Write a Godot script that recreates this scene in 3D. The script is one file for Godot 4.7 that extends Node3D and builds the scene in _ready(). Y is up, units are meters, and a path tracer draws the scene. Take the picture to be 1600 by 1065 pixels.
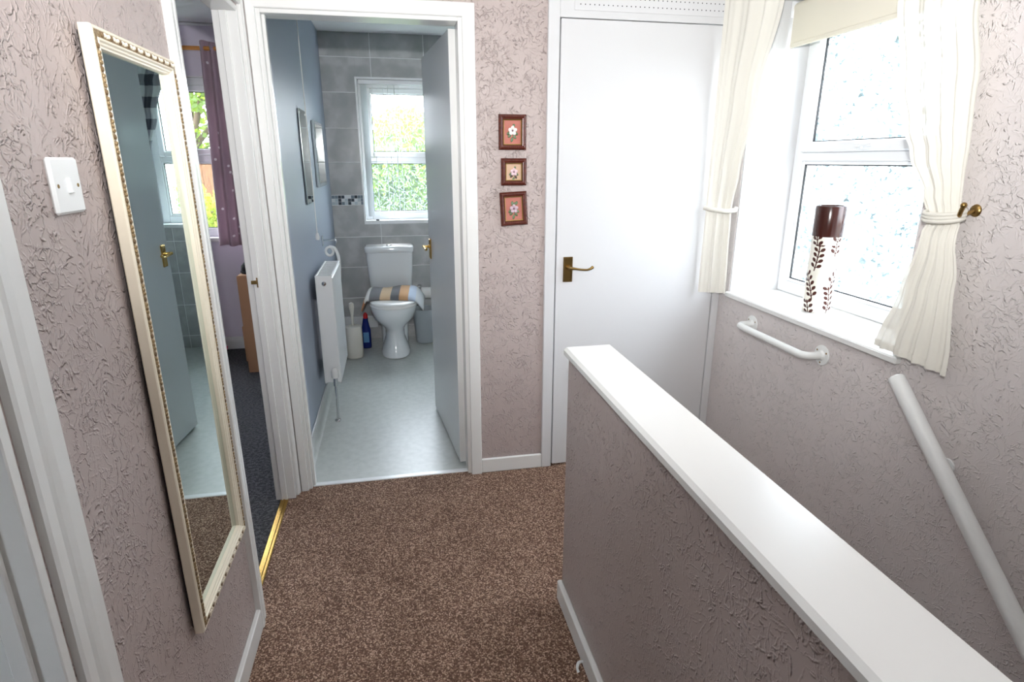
extends Node3D

# ------------------------------------------------------------------ shared state
const XL := -0.51      # hall face of the left wall
const XR := 1.529      # hall face of the right wall
const ZB := -2.558     # hall face of the back wall
const CEIL := 2.385
const ZT := -5.03      # tiled wall of the toilet room
const TXL := -0.48     # left wall of the toilet room
const TXR := 0.95
const ZBED := -4.92
const BXR := -0.588     # bedroom face of the wall shared with the hall

var org := Vector3.ZERO
var used := {}
var M := {}
var rng := RandomNumberGenerator.new()

# ------------------------------------------------------------------ bookkeeping
func numbered(called: String) -> String:
	if not used.has(called):
		used[called] = 0
		return called
	used[called] += 1
	return "%s_%03d" % [called, used[called]]

func thing(called: String, label: String, category: String, at: Vector3, group := "") -> Node3D:
	var o := Node3D.new()
	o.name = numbered(called)
	add_child(o)
	o.position = at
	o.set_meta("label", label)
	o.set_meta("category", category)
	if group != "":
		o.set_meta("group", group)
	org = at
	return o

func setting(called: String, at := Vector3.ZERO) -> Node3D:
	var o := Node3D.new()
	o.name = numbered(called)
	add_child(o)
	o.position = at
	o.set_meta("kind", "structure")
	org = at
	return o

func mb() -> SurfaceTool:
	var st := SurfaceTool.new()
	st.begin(Mesh.PRIMITIVE_TRIANGLES)
	st.set_smooth_group(-1)
	return st

func obj(called: String, st: SurfaceTool, m: Material, parent: Node = null, label := "") -> MeshInstance3D:
	st.generate_normals()
	st.set_material(m)
	var o := MeshInstance3D.new()
	o.mesh = st.commit()
	if parent == null:
		o.name = numbered(called)
		add_child(o)
		o.position = org
	else:
		o.name = called
		parent.add_child(o, true)
	if label != "":
		o.set_meta("label", label)
	return o

func meshed(called: String, me: Mesh, m: Material, parent: Node, at: Vector3, b := Basis.IDENTITY) -> MeshInstance3D:
	var o := MeshInstance3D.new()
	o.mesh = me
	o.material_override = m
	o.name = called
	parent.add_child(o, true)
	o.transform = Transform3D(b, at)
	return o

func struct(called: String, st: SurfaceTool, m: Material) -> MeshInstance3D:
	var o := obj(called, st, m)
	o.set_meta("kind", "structure")
	return o

func tag(o: Node, label: String, category: String, group := "") -> Node:
	o.set_meta("label", label)
	o.set_meta("category", category)
	if group != "":
		o.set_meta("group", group)
	return o

func stuff(o: Node) -> Node:
	o.set_meta("kind", "stuff")
	return o

# ------------------------------------------------------------------ shapes (world coordinates, stored relative to org)
func vert(st: SurfaceTool, p: Vector3, uv := Vector2.ZERO) -> void:
	st.set_uv(uv)
	st.add_vertex(p - org)

# a, b, c run counter-clockwise seen from outside
func tri(st: SurfaceTool, a: Vector3, b: Vector3, c: Vector3) -> void:
	vert(st, a); vert(st, c); vert(st, b)

func quad(st: SurfaceTool, a: Vector3, b: Vector3, c: Vector3, d: Vector3) -> void:
	tri(st, a, b, c); tri(st, a, c, d)

func tri_out(st: SurfaceTool, a: Vector3, b: Vector3, c: Vector3, ctr: Vector3) -> void:
	if (b - a).cross(c - a).dot((a + b + c) / 3.0 - ctr) >= 0.0:
		tri(st, a, b, c)
	else:
		tri(st, a, c, b)

func quad_out(st: SurfaceTool, a: Vector3, b: Vector3, c: Vector3, d: Vector3, ctr: Vector3) -> void:
	tri_out(st, a, b, c, ctr); tri_out(st, a, c, d, ctr)

func bx(st: SurfaceTool, lo: Vector3, hi: Vector3, bev := 0.0) -> void:
	var c := (lo + hi) / 2.0
	var h := (hi - lo) / 2.0
	h = h.abs()
	obox(st, c, Basis.IDENTITY, h, bev)

# oriented box with chamfered edges
func obox(st: SurfaceTool, c: Vector3, b: Basis, h: Vector3, bev := 0.0) -> void:
	bev = minf(bev, minf(h.x, minf(h.y, h.z)) * 0.95)
	var P := {}
	for sx in [-1, 1]:
		for sy in [-1, 1]:
			for sz in [-1, 1]:
				for ax in 3:
					var q := Vector3(sx * (h.x - (0.0 if ax == 0 else bev)), sy * (h.y - (0.0 if ax == 1 else bev)), sz * (h.z - (0.0 if ax == 2 else bev)))
					P[[sx, sy, sz, ax]] = c + b * q
	for s in [-1, 1]:
		quad_out(st, P[[s, -1, -1, 0]], P[[s, 1, -1, 0]], P[[s, 1, 1, 0]], P[[s, -1, 1, 0]], c)
		quad_out(st, P[[-1, s, -1, 1]], P[[1, s, -1, 1]], P[[1, s, 1, 1]], P[[-1, s, 1, 1]], c)
		quad_out(st, P[[-1, -1, s, 2]], P[[1, -1, s, 2]], P[[1, 1, s, 2]], P[[-1, 1, s, 2]], c)
	if bev <= 0.0:
		return
	for s in [-1, 1]:
		for t in [-1, 1]:
			quad_out(st, P[[s, t, -1, 0]], P[[s, t, 1, 0]], P[[s, t, 1, 1]], P[[s, t, -1, 1]], c)
			quad_out(st, P[[s, -1, t, 0]], P[[s, 1, t, 0]], P[[s, 1, t, 2]], P[[s, -1, t, 2]], c)
			quad_out(st, P[[-1, s, t, 1]], P[[1, s, t, 1]], P[[1, s, t, 2]], P[[-1, s, t, 2]], c)
			for u in [-1, 1]:
				tri_out(st, P[[s, t, u, 0]], P[[s, t, u, 1]], P[[s, t, u, 2]], c)

# rounded bar between two points (tube with per-point radii)
func tube(st: SurfaceTool, pts: Array, radii: Array, seg := 12, caps := true) -> void:
	var n := pts.size()
	var rings := []
	var side := Vector3.ZERO
	for i in n:
		var dir: Vector3
		if i == 0:
			dir = pts[1] - pts[0]
		elif i == n - 1:
			dir = pts[n - 1] - pts[n - 2]
		else:
			dir = (pts[i] - pts[i - 1]).normalized() + (pts[i + 1] - pts[i]).normalized()
		dir = dir.normalized()
		if side == Vector3.ZERO:
			side = dir.cross(Vector3.UP if absf(dir.y) < 0.9 else Vector3.RIGHT).normalized()
		side = (side - dir * side.dot(dir)).normalized()
		var other := dir.cross(side)
		var r: float = radii[i] if i < radii.size() else radii[radii.size() - 1]
		var ring := []
		for k in seg:
			var a := TAU * k / seg
			ring.append(pts[i] + (side * cos(a) + other * sin(a)) * r)
		rings.append(ring)
	st.set_smooth_group(0)
	for i in n - 1:
		for k in seg:
			var k2 := (k + 1) % seg
			quad(st, rings[i][k], rings[i][k2], rings[i + 1][k2], rings[i + 1][k])
	st.set_smooth_group(-1)
	if caps:
		for k in seg:
			var k2 := (k + 1) % seg
			tri(st, pts[0], rings[0][k2], rings[0][k])
			tri(st, pts[n - 1], rings[n - 1][k], rings[n - 1][k2])

# stack of superelliptic sections: [centre, rx, rz, power]
func loft(st: SurfaceTool, sections: Array, seg := 28, cap_bottom := true, cap_top := true) -> void:
	var rings := []
	for s in sections:
		var ring := []
		var pw: float = 2.0 / (s[3] if s.size() > 3 else 2.0)
		for k in seg:
			var a := TAU * k / seg
			var ca := cos(a)
			var sa := sin(a)
			ring.append(s[0] + Vector3(signf(ca) * pow(absf(ca), pw) * s[1], 0, -signf(sa) * pow(absf(sa), pw) * s[2]))
		rings.append(ring)
	st.set_smooth_group(0)
	for i in rings.size() - 1:
		for k in seg:
			var k2 := (k + 1) % seg
			quad(st, rings[i][k], rings[i][k2], rings[i + 1][k2], rings[i + 1][k])
	st.set_smooth_group(-1)
	var last: int = rings.size() - 1
	for k in seg:
		var k2 := (k + 1) % seg
		if cap_bottom:
			tri(st, sections[0][0], rings[0][k2], rings[0][k])
		if cap_top:
			tri(st, sections[last][0], rings[last][k], rings[last][k2])

func lathe(st: SurfaceTool, c: Vector3, prof: Array, seg := 28, with_uv := false, b := Basis.IDENTITY) -> void:
	for i in prof.size() - 1:
		var p0: Vector2 = prof[i]
		var p1: Vector2 = prof[i + 1]
		var sharp := i > 0 and absf((p0 - prof[i - 1]).angle_to(p1 - p0)) > 0.7
		if sharp or i == 0:
			st.set_smooth_group(i % 30)
		for k in seg:
			var a0 := TAU * k / seg
			var a1 := TAU * (k + 1) / seg
			var d0 := Vector3(cos(a0), 0, -sin(a0))
			var d1 := Vector3(cos(a1), 0, -sin(a1))
			var q := [c + b * (d0 * p0.x + Vector3(0, p0.y, 0)), c + b * (d1 * p0.x + Vector3(0, p0.y, 0)), c + b * (d1 * p1.x + Vector3(0, p1.y, 0)), c + b * (d0 * p1.x + Vector3(0, p1.y, 0))]
			var u := [Vector2(float(k) / seg, -p0.y), Vector2(float(k + 1) / seg, -p0.y), Vector2(float(k + 1) / seg, -p1.y), Vector2(float(k) / seg, -p1.y)]
			for t in [[0, 2, 1], [0, 3, 2]]:
				if (q[t[0]] - q[t[1]]).length() < 1e-7 or (q[t[1]] - q[t[2]]).length() < 1e-7 or (q[t[0]] - q[t[2]]).length() < 1e-7:
					continue
				for j in t:
					vert(st, q[j], u[j] if with_uv else Vector2.ZERO)
	st.set_smooth_group(-1)

func ellipsoid(st: SurfaceTool, c: Vector3, r: Vector3, b := Basis.IDENTITY, seg := 12, rows := 8) -> void:
	st.set_smooth_group(0)
	for i in rows:
		var t0 := PI * i / rows - PI / 2
		var t1 := PI * (i + 1) / rows - PI / 2
		for k in seg:
			var a0 := TAU * k / seg
			var a1 := TAU * (k + 1) / seg
			var p := []
			for e in [[t0, a0], [t0, a1], [t1, a1], [t1, a0]]:
				p.append(c + b * (Vector3(cos(e[0]) * cos(e[1]), sin(e[0]), -cos(e[0]) * sin(e[1])) * r))
			if i > 0:
				tri(st, p[0], p[1], p[2])
			if i < rows - 1:
				tri(st, p[0], p[2], p[3])
	st.set_smooth_group(-1)

# surface f(u, v) as a grid; both faces are drawn
func grid(st: SurfaceTool, nu: int, nv: int, f: Callable, flip := false) -> void:
	var P := []
	for j in nv + 1:
		var row := []
		for i in nu + 1:
			row.append(f.call(float(i) / nu, float(j) / nv))
		P.append(row)
	st.set_smooth_group(0)
	for j in nv:
		for i in nu:
			var q := [[i, j], [i + 1, j], [i + 1, j + 1], [i, j + 1]]
			for t in ([[0, 2, 1], [0, 3, 2]] if flip else [[0, 1, 2], [0, 2, 3]]):
				for k in t:
					vert(st, P[q[k][1]][q[k][0]], Vector2(float(q[k][0]) / nu, float(q[k][1]) / nv))
	st.set_smooth_group(-1)

# moulding run up, over and down an opening. o: origin on the wall, u: along the wall, n: out of the wall.
# prof: [distance outward from the edge, thickness]; wl / wr squeeze the legs
func architrave(st: SurfaceTool, o: Vector3, u: Vector3, n: Vector3, a0: float, a1: float, top: float, prof: Array, wl := 1.0, wr := 1.0) -> void:
	var rows := []
	for p in prof:
		var w: float = p[0]
		var t: float = p[1]
		rows.append([o + u * (a0 - w * wl) + n * t, o + u * (a0 - w * wl) + Vector3.UP * (top + w) + n * t, o + u * (a1 + w * wr) + Vector3.UP * (top + w) + n * t, o + u * (a1 + w * wr) + n * t])
	var turned := u.cross(Vector3.UP).dot(n) < 0.0
	for i in rows.size() - 1:
		for k in 3:
			if turned:
				quad(st, rows[i][k], rows[i + 1][k], rows[i + 1][k + 1], rows[i][k + 1])
			else:
				quad(st, rows[i][k], rows[i][k + 1], rows[i + 1][k + 1], rows[i + 1][k])
	for e in [0, 3]:
		for i in rows.size() - 2:
			tri(st, rows[0][e], rows[i + 1][e], rows[i + 2][e])

# closed rectangular frame in the plane of u and v, standing out along n; prof runs from the outside in: [inset, height]
func frame_loop(st: SurfaceTool, c: Vector3, u: Vector3, v: Vector3, n: Vector3, hw: float, hh: float, prof: Array) -> void:
	var rows := []
	for p in prof:
		var row := []
		for s in [[-1, -1], [1, -1], [1, 1], [-1, 1]]:
			row.append(c + u * s[0] * (hw - p[0]) + v * s[1] * (hh - p[0]) + n * p[1])
		rows.append(row)
	var flip := u.cross(v).dot(n) < 0.0
	for i in rows.size() - 1:
		for k in 4:
			var k2 := (k + 1) % 4
			if flip:
				quad(st, rows[i][k], rows[i + 1][k], rows[i + 1][k2], rows[i][k2])
			else:
				quad(st, rows[i][k], rows[i][k2], rows[i + 1][k2], rows[i + 1][k])

func bezier(pts: Array, n: int) -> Array:
	var out := []
	for i in n + 1:
		var t := float(i) / n * (pts.size() - 1)
		var k := mini(int(t), pts.size() - 2)
		var f := t - k
		var p0: Vector3 = pts[maxi(k - 1, 0)]
		var p1: Vector3 = pts[k]
		var p2: Vector3 = pts[k + 1]
		var p3: Vector3 = pts[mini(k + 2, pts.size() - 1)]
		out.append(p1.cubic_interpolate(p2, p0, p3, f))
	return out

func lerp_table(t: Array, y: float) -> float:
	if y >= t[0][0]:
		return t[0][1]
	for i in t.size() - 1:
		if y <= t[i][0] and y >= t[i + 1][0]:
			var f: float = (t[i][0] - y) / (t[i][0] - t[i + 1][0])
			f = f * f * (3.0 - 2.0 * f)
			return lerpf(t[i][1], t[i + 1][1], f)
	return t[t.size() - 1][1]

# ------------------------------------------------------------------ materials
func mat(called: String, c: Color, rough := 0.6, metal := 0.0) -> StandardMaterial3D:
	var m := StandardMaterial3D.new()
	m.resource_name = called
	m.albedo_color = c
	m.roughness = rough
	m.metallic = metal
	M[called] = m
	return m

func c8(r: int, g: int, b: int) -> Color:
	return Color(r / 255.0, g / 255.0, b / 255.0)

func noise_tex(freq: float, size: int, cols: Array, kind := FastNoiseLite.TYPE_SIMPLEX_SMOOTH, oct := 3, sd := 1) -> NoiseTexture2D:
	var n := FastNoiseLite.new()
	n.noise_type = kind
	n.frequency = freq
	n.fractal_octaves = oct
	n.seed = sd
	var t := NoiseTexture2D.new()
	t.width = size
	t.height = size
	t.seamless = true
	t.noise = n
	if cols.size() > 0:
		var g := Gradient.new()
		g.offsets = PackedFloat32Array(cols.map(func(e): return e[0]))
		g.colors = PackedColorArray(cols.map(func(e): return e[1]))
		t.color_ramp = g
	return t

func tri_map(m: StandardMaterial3D, per_metre: float) -> void:
	m.uv1_triplanar = true
	m.uv1_world_triplanar = true
	m.uv1_triplanar_sharpness = 8.0
	m.uv1_scale = Vector3.ONE * per_metre

# swirled and stippled plaster: raised comma-shaped ridges in drifts, faint brush streaks between
func plaster_height() -> ImageTexture:
	var S := 1024
	var h := PackedFloat32Array()
	h.resize(S * S)
	rng.seed = 77
	var flow := FastNoiseLite.new()
	flow.seed = 5
	flow.frequency = 0.0045
	flow.fractal_octaves = 2
	var dense := FastNoiseLite.new()
	dense.seed = 9
	dense.frequency = 0.007
	dense.fractal_octaves = 2
	# worm-like ridges left by the brush
	var worm := FastNoiseLite.new()
	worm.seed = 14
	worm.noise_type = FastNoiseLite.TYPE_SIMPLEX_SMOOTH
	worm.frequency = 0.030
	worm.fractal_octaves = 1
	worm.domain_warp_enabled = true
	worm.domain_warp_amplitude = 26.0
	worm.domain_warp_frequency = 0.018
	worm.domain_warp_fractal_octaves = 2
	var wi := worm.get_seamless_image(S, S).get_data()
	var patch := FastNoiseLite.new()
	patch.seed = 15
	patch.frequency = 0.008
	patch.fractal_octaves = 3
	var pt := patch.get_seamless_image(S, S).get_data()
	for k in S * S:
		var r := 1.0 - absf(wi[k] - 128.0) / 17.0
		var p := (pt[k] - 112.0) / 60.0
		if r > 0.0 and p > 0.0:
			h[k] = r * r * minf(p, 1.0) * 0.62
	for n in 9000:
		var x := rng.randf() * S
		var y := rng.randf() * S
		var streak := n < 4500
		var d := dense.get_noise_2d(x, y)
		if not streak and d < rng.randf_range(-0.5, 0.25):
			continue
		var a := flow.get_noise_2d(x, y) * 8.0 + (rng.randf_range(-0.2, 0.2) if streak else rng.randf_range(-0.7, 0.7))
		var L := rng.randf_range(20.0, 70.0) if streak else rng.randf_range(6.0, 34.0)
		var bend := rng.randf_range(-0.02, 0.02) if streak else rng.randf_range(-0.09, 0.09)
		var r0 := rng.randf_range(1.5, 2.3) if streak else rng.randf_range(1.8, 3.3)
		var top := rng.randf_range(0.06, 0.26) if streak else pow(rng.randf(), 1.5) * 0.8 + 0.2
		var wob := rng.randf() * 6.0
		var s := 0.0
		while s < L:
			var e := sin(PI * clampf(s / L, 0.04, 0.96)) * (0.72 + 0.28 * sin(s * 0.55 + wob))
			var r := r0 * (0.55 + 0.45 * e)
			var R := int(ceil(r))
			var ix := int(x)
			var iy := int(y)
			for j in range(-R, R + 1):
				for i in range(-R, R + 1):
					var q := float(i * i + j * j) / (r * r + 0.3)
					if q < 1.0:
						var at := ((iy + j) & 1023) * S + ((ix + i) & 1023)
						var val := top * e * (1.0 - q) * sqrt(1.0 - q)
						if val > h[at]:
							h[at] = val
			x += cos(a) * 1.5
			y += sin(a) * 1.5
			a += bend * 1.5 + 0.10 * sin(s * 0.4 + wob)
			s += 1.5
	var im := Image.create_from_data(S, S, false, Image.FORMAT_RF, h.to_byte_array())
	return ImageTexture.create_from_image(im)

# cut pile: single twisted tufts of a few browns lying this way and that
func pile_tex() -> Array:
	var S := 1024
	var col := Image.create(S, S, false, Image.FORMAT_RGB8)
	col.fill(c8(112, 84, 70))
	var h := PackedFloat32Array()
	h.resize(S * S)
	rng.seed = 19
	var tones := [c8(100, 73, 60), c8(118, 89, 74), c8(140, 109, 92), c8(162, 131, 112), c8(186, 154, 134), c8(210, 179, 158)]
	for n in 42000:
		var x := rng.randi() % S
		var y := rng.randi() % S
		var a := rng.randf() * PI
		var ca := cos(a)
		var sa := sin(a)
		var c: Color = tones[rng.randi() % 6]
		var t := rng.randf_range(0.3, 1.0)
		for j in range(-4, 5):
			for i in range(-4, 5):
				var u := (i * ca + j * sa) / 4.3
				var v := (-i * sa + j * ca) / 2.4
				var q := u * u + v * v
				if q < 1.0:
					var px := (x + i) & 1023
					var py := (y + j) & 1023
					col.set_pixel(px, py, c)
					h[py * S + px] = t * (1.0 - q * 0.7)
	return [ImageTexture.create_from_image(col), ImageTexture.create_from_image(Image.create_from_data(S, S, false, Image.FORMAT_RF, h.to_byte_array()))]

# rippled obscure glass: strands painted in tint and alpha for light the ripples bend
func obscure_tex(sd: int, base: float, peak: float, sharp: float, tint: Color) -> ImageTexture:
	var S := 384
	var n := FastNoiseLite.new()
	n.seed = sd
	n.frequency = 0.022
	n.fractal_octaves = 1
	n.domain_warp_enabled = true
	n.domain_warp_amplitude = 38.0
	n.domain_warp_frequency = 0.016
	n.domain_warp_fractal_octaves = 2
	var im := Image.create(S, S, false, Image.FORMAT_RGBA8)
	for y in S:
		for x in S:
			var fx := float(x)
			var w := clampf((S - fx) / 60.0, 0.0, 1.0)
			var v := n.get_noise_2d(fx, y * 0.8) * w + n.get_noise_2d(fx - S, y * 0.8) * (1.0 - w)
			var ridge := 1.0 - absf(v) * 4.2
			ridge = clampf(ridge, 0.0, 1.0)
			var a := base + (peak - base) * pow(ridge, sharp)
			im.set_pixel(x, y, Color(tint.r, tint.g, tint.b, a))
	return ImageTexture.create_from_image(im)

func dab(im: Image, cx: float, cy: float, rx: float, ry: float, ang: float, c: Color) -> void:
	var R := int(ceil(maxf(rx, ry))) + 1
	var w := im.get_width()
	for j in range(-R, R + 1):
		for i in range(-R, R + 1):
			var u := (i * cos(ang) + j * sin(ang)) / rx
			var v := (-i * sin(ang) + j * cos(ang)) / ry
			var py := int(cy) + j
			if u * u + v * v <= 1.0 and py >= 0 and py < im.get_height():
				im.set_pixel(posmod(int(cx) + i, w), py, c)

func vase_tex() -> ImageTexture:
	var W := 640
	var H := 512
	var im := Image.create(W, H, false, Image.FORMAT_RGBA8)
	im.fill(c8(238, 234, 222))
	var brown := c8(74, 40, 34)
	rng.seed = 21
	for col in 5:
		for row in 3:
			var x := (col + 0.5) * W / 5.0 + rng.randf_range(-8, 8)
			var y := (row + 0.75) * H / 2.4 + (-80.0 if col % 2 else 30.0)
			var a := -PI / 2 + rng.randf_range(-0.35, 0.35)
			var bend := rng.randf_range(-0.022, 0.022)
			for s in 50:
				dab(im, x, y, 4.4, 4.4, 0, brown)
				if s % 11 == 5:
					for side in [-1, 1]:
						var la: float = a + side * 0.9
						for q in 5:
							dab(im, x + cos(la) * (5 + q * 4), y + sin(la) * (5 + q * 4), 3.0, 3.0, 0, brown)
						dab(im, x + cos(la) * 32, y + sin(la) * 32, 18.0, 11.5, la, brown)
				x += cos(a) * 3.6
				y += sin(a) * 3.6
				a += bend + 0.012 * sin(s * 0.3)
			dab(im, x + cos(a) * 10, y + sin(a) * 10, 13.0, 8.0, a, brown)
	return ImageTexture.create_from_image(im)

func materials() -> void:
	var ph := plaster_height()
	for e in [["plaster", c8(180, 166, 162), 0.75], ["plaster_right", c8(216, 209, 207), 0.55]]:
		var m := mat(e[0], e[1], 0.46)
		m.heightmap_enabled = true
		m.heightmap_texture = ph
		m.heightmap_scale = e[2]
		tri_map(m, 0.95)
	var w := mat("gloss_white", c8(230, 230, 228), 0.26)
	w.heightmap_enabled = true
	w.heightmap_texture = noise_tex(0.02, 256, [], FastNoiseLite.TYPE_SIMPLEX_SMOOTH, 2, 3)
	w.heightmap_scale = 0.006
	tri_map(w, 4.0)
	mat("door_white", c8(210, 210, 211), 0.33)
	mat("toilet_door", c8(228, 230, 231), 0.24)
	mat("ceiling", c8(243, 243, 243), 0.9)
	mat("toilet_blue", c8(158, 168, 184), 0.5)
	mat("lavender", c8(222, 215, 228), 0.8)
	mat("room_paint", c8(200, 206, 214), 0.8)
	mat("upvc", c8(240, 242, 244), 0.22)
	mat("gasket", c8(40, 42, 44), 0.6)
	mat("dark", c8(30, 30, 32), 0.8)
	# carpets: twisted pile in two tones
	var cp := mat("carpet", Color.WHITE, 1.0)
	var pile := pile_tex()
	cp.albedo_texture = pile[0]
	cp.heightmap_enabled = true
	cp.heightmap_texture = pile[1]
	cp.heightmap_scale = 0.3
	cp.detail_enabled = true
	cp.detail_blend_mode = BaseMaterial3D.BLEND_MODE_MUL
	cp.detail_albedo = noise_tex(0.012, 512, [[0.0, Color(0.9, 0.89, 0.88)], [0.5, Color(0.96, 0.96, 0.95)], [1.0, Color(1, 1, 1)]], FastNoiseLite.TYPE_SIMPLEX_SMOOTH, 3, 4)
	cp.detail_uv_layer = BaseMaterial3D.DETAIL_UV_2
	cp.uv2_triplanar = true
	cp.uv2_world_triplanar = true
	cp.uv2_scale = Vector3.ONE * 0.8
	tri_map(cp, 1.25)
	var cg := mat("carpet_grey", Color.WHITE, 1.0)
	cg.albedo_texture = noise_tex(0.05, 512, [[0.0, c8(44, 44, 48)], [0.5, c8(78, 78, 82)], [1.0, c8(112, 112, 116)]], FastNoiseLite.TYPE_SIMPLEX, 4, 12)
	cg.heightmap_enabled = true
	cg.heightmap_texture = noise_tex(0.2, 512, [], FastNoiseLite.TYPE_SIMPLEX, 2, 13)
	cg.heightmap_scale = 0.5
	tri_map(cg, 1.7)
	var vn := mat("vinyl", Color.WHITE, 0.32)
	vn.albedo_texture = noise_tex(0.03, 512, [[0.0, c8(186, 191, 188)], [0.5, c8(195, 199, 196)], [1.0, c8(202, 206, 203)]], FastNoiseLite.TYPE_SIMPLEX_SMOOTH, 5, 15)
	tri_map(vn, 1.3)
	for k in 3:
		var tl := mat("tile_%d" % k, Color.WHITE, 0.14)
		tl.albedo_texture = noise_tex(0.009, 256, [[0.0, c8(168, 171, 171)], [0.45, c8(180, 181, 181)], [0.6, c8(187, 188, 188)], [0.7, c8(193, 194, 194)], [1.0, c8(200, 201, 201)]], FastNoiseLite.TYPE_SIMPLEX_SMOOTH, 4, 30 + k)
		tri_map(tl, 1.6)
	mat("grout", c8(232, 234, 234), 0.8)
	for e in [["mosaic_0", c8(60, 68, 78)], ["mosaic_1", c8(190, 202, 208)], ["mosaic_2", c8(122, 136, 148)], ["mosaic_3", c8(222, 228, 230)]]:
		mat(e[0], e[1], 0.12)
	mat("porcelain", c8(232, 236, 238), 0.08)
	mat("seat_plastic", c8(238, 238, 236), 0.2)
	mat("chrome", c8(220, 222, 224), 0.12, 1.0)
	mat("brass", c8(198, 160, 88), 0.22, 1.0)
	mat("old_brass", c8(150, 122, 74), 0.3, 1.0)
	mat("mirror_glass", c8(218, 230, 226), 0.0, 1.0)
	mat("radiator_white", c8(232, 234, 234), 0.3)
	mat("frame_cream", c8(236, 226, 206), 0.38)
	var gl := mat("frame_gilt", Color.WHITE, 0.4)
	gl.metallic = 0.35
	gl.albedo_texture = noise_tex(0.08, 256, [[0.0, c8(104, 84, 58)], [0.5, c8(150, 126, 90)], [1.0, c8(200, 182, 146)]], FastNoiseLite.TYPE_SIMPLEX, 3, 41)
	tri_map(gl, 8.0)
	mat("frame_brown", c8(112, 90, 62), 0.4)
	mat("gilt_slip", c8(196, 168, 108), 0.3, 0.8)
	var mh := mat("mahogany", Color.WHITE, 0.25)
	mh.albedo_texture = noise_tex(0.03, 256, [[0.0, c8(60, 26, 20)], [0.5, c8(86, 38, 28)], [1.0, c8(110, 54, 40)]], FastNoiseLite.TYPE_SIMPLEX, 4, 43)
	mh.uv1_triplanar = true
	mh.uv1_scale = Vector3(30, 6, 6)
	mat("mat_pink", c8(182, 116, 104), 0.9)
	mat("mat_buff", c8(204, 172, 146), 0.9)
	mat("flower_white", c8(238, 234, 226), 0.35)
	mat("flower_pink", c8(224, 196, 204), 0.35)
	mat("flower_mauve", c8(196, 172, 184), 0.35)
	mat("flower_heart", c8(120, 84, 96), 0.4)
	mat("leaf_glaze", c8(96, 118, 82), 0.35)
	mat("leaf_dark", c8(70, 58, 48), 0.35)
	mat("switch_plastic", c8(238, 240, 240), 0.25)
	mat("rail_paint", c8(232, 234, 232), 0.35)
	mat("sheer", c8(234, 231, 221), 0.9)
	M.sheer.backlight_enabled = true
	M.sheer.backlight = Color(0.36, 0.35, 0.33)
	M.sheer.transparency = BaseMaterial3D.TRANSPARENCY_ALPHA
	M.sheer.albedo_color.a = 0.92
	mat("blind_cream", c8(240, 235, 220), 0.85)
	M.blind_cream.backlight_enabled = true
	M.blind_cream.backlight = Color(0.5, 0.48, 0.42)
	mat("slat", c8(226, 230, 232), 0.6)
	M.slat.backlight_enabled = true
	M.slat.backlight = Color(0.5, 0.5, 0.5)
	var vb := mat("vase_body", Color.WHITE, 0.18)
	vb.albedo_texture = vase_tex()
	vb.uv1_scale = Vector3(1, 1.0 / 0.272, 1)
	mat("vase_brown", c8(60, 27, 21), 0.2)
	# obscure glass of both windows; landing strands have refraction darkening painted into their tint
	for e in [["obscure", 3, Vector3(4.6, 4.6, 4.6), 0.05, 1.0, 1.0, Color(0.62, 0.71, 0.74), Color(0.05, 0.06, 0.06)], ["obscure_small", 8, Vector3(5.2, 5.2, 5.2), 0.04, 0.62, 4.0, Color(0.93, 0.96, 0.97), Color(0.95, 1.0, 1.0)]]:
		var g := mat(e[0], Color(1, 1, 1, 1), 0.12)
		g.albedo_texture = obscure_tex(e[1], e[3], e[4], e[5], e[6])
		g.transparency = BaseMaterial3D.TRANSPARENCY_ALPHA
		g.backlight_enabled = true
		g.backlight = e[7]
		g.uv1_triplanar = true
		g.uv1_world_triplanar = true
		g.uv1_scale = e[2] * 0.55
	var cl := mat("clear_glass", Color(0.9, 0.95, 0.95, 0.04), 0.02)
	cl.transparency = BaseMaterial3D.TRANSPARENCY_ALPHA
	mat("purple_cloth", Color.WHITE, 0.9)
	var pi := Image.create(256, 768, false, Image.FORMAT_RGBA8)
	pi.fill(c8(172, 150, 160))
	rng.seed = 31
	for k in 44:
		dab(pi, rng.randf() * 256, rng.randf() * 768, 4.0, 5.0, 0, c8(250, 246, 250))
	M.purple_cloth.albedo_texture = ImageTexture.create_from_image(pi)
	M.purple_cloth.backlight_enabled = true
	M.purple_cloth.backlight = Color(0.32, 0.28, 0.3)
	mat("check_cloth", Color.WHITE, 0.9)
	var ci := Image.create(256, 256, false, Image.FORMAT_RGBA8)
	for j in 8:
		for i in 8:
			var col := c8(228, 230, 232)
			if (i % 2) and (j % 2):
				col = c8(82, 84, 94)
			elif (i % 2) or (j % 2):
				col = c8(158, 160, 168)
			ci.fill_rect(Rect2i(i * 32, j * 32, 32, 32), col)
	M.check_cloth.albedo_texture = ImageTexture.create_from_image(ci)
	M.check_cloth.uv1_scale = Vector3(0.7, 1.25, 1)
	M.check_cloth.backlight_enabled = true
	M.check_cloth.backlight = Color(0.3, 0.3, 0.3)
	mat("towel", Color.WHITE, 1.0)
	var ti := Image.create(256, 8, false, Image.FORMAT_RGBA8)
	var stripes := [[0, 14, c8(196, 134, 88)], [14, 34, c8(222, 220, 216)], [34, 78, c8(122, 122, 126)], [78, 122, c8(214, 186, 152)], [122, 158, c8(112, 112, 116)], [158, 196, c8(208, 164, 122)], [196, 226, c8(196, 208, 226)], [226, 256, c8(206, 210, 214)]]
	for s in stripes:
		ti.fill_rect(Rect2i(s[0], 0, s[1] - s[0], 8), s[2])
	M.towel.albedo_texture = ImageTexture.create_from_image(ti)
	M.towel.rim_enabled = true
	M.towel.rim = 0.4
	mat("brush_plastic", c8(222, 218, 208), 0.35)
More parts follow.
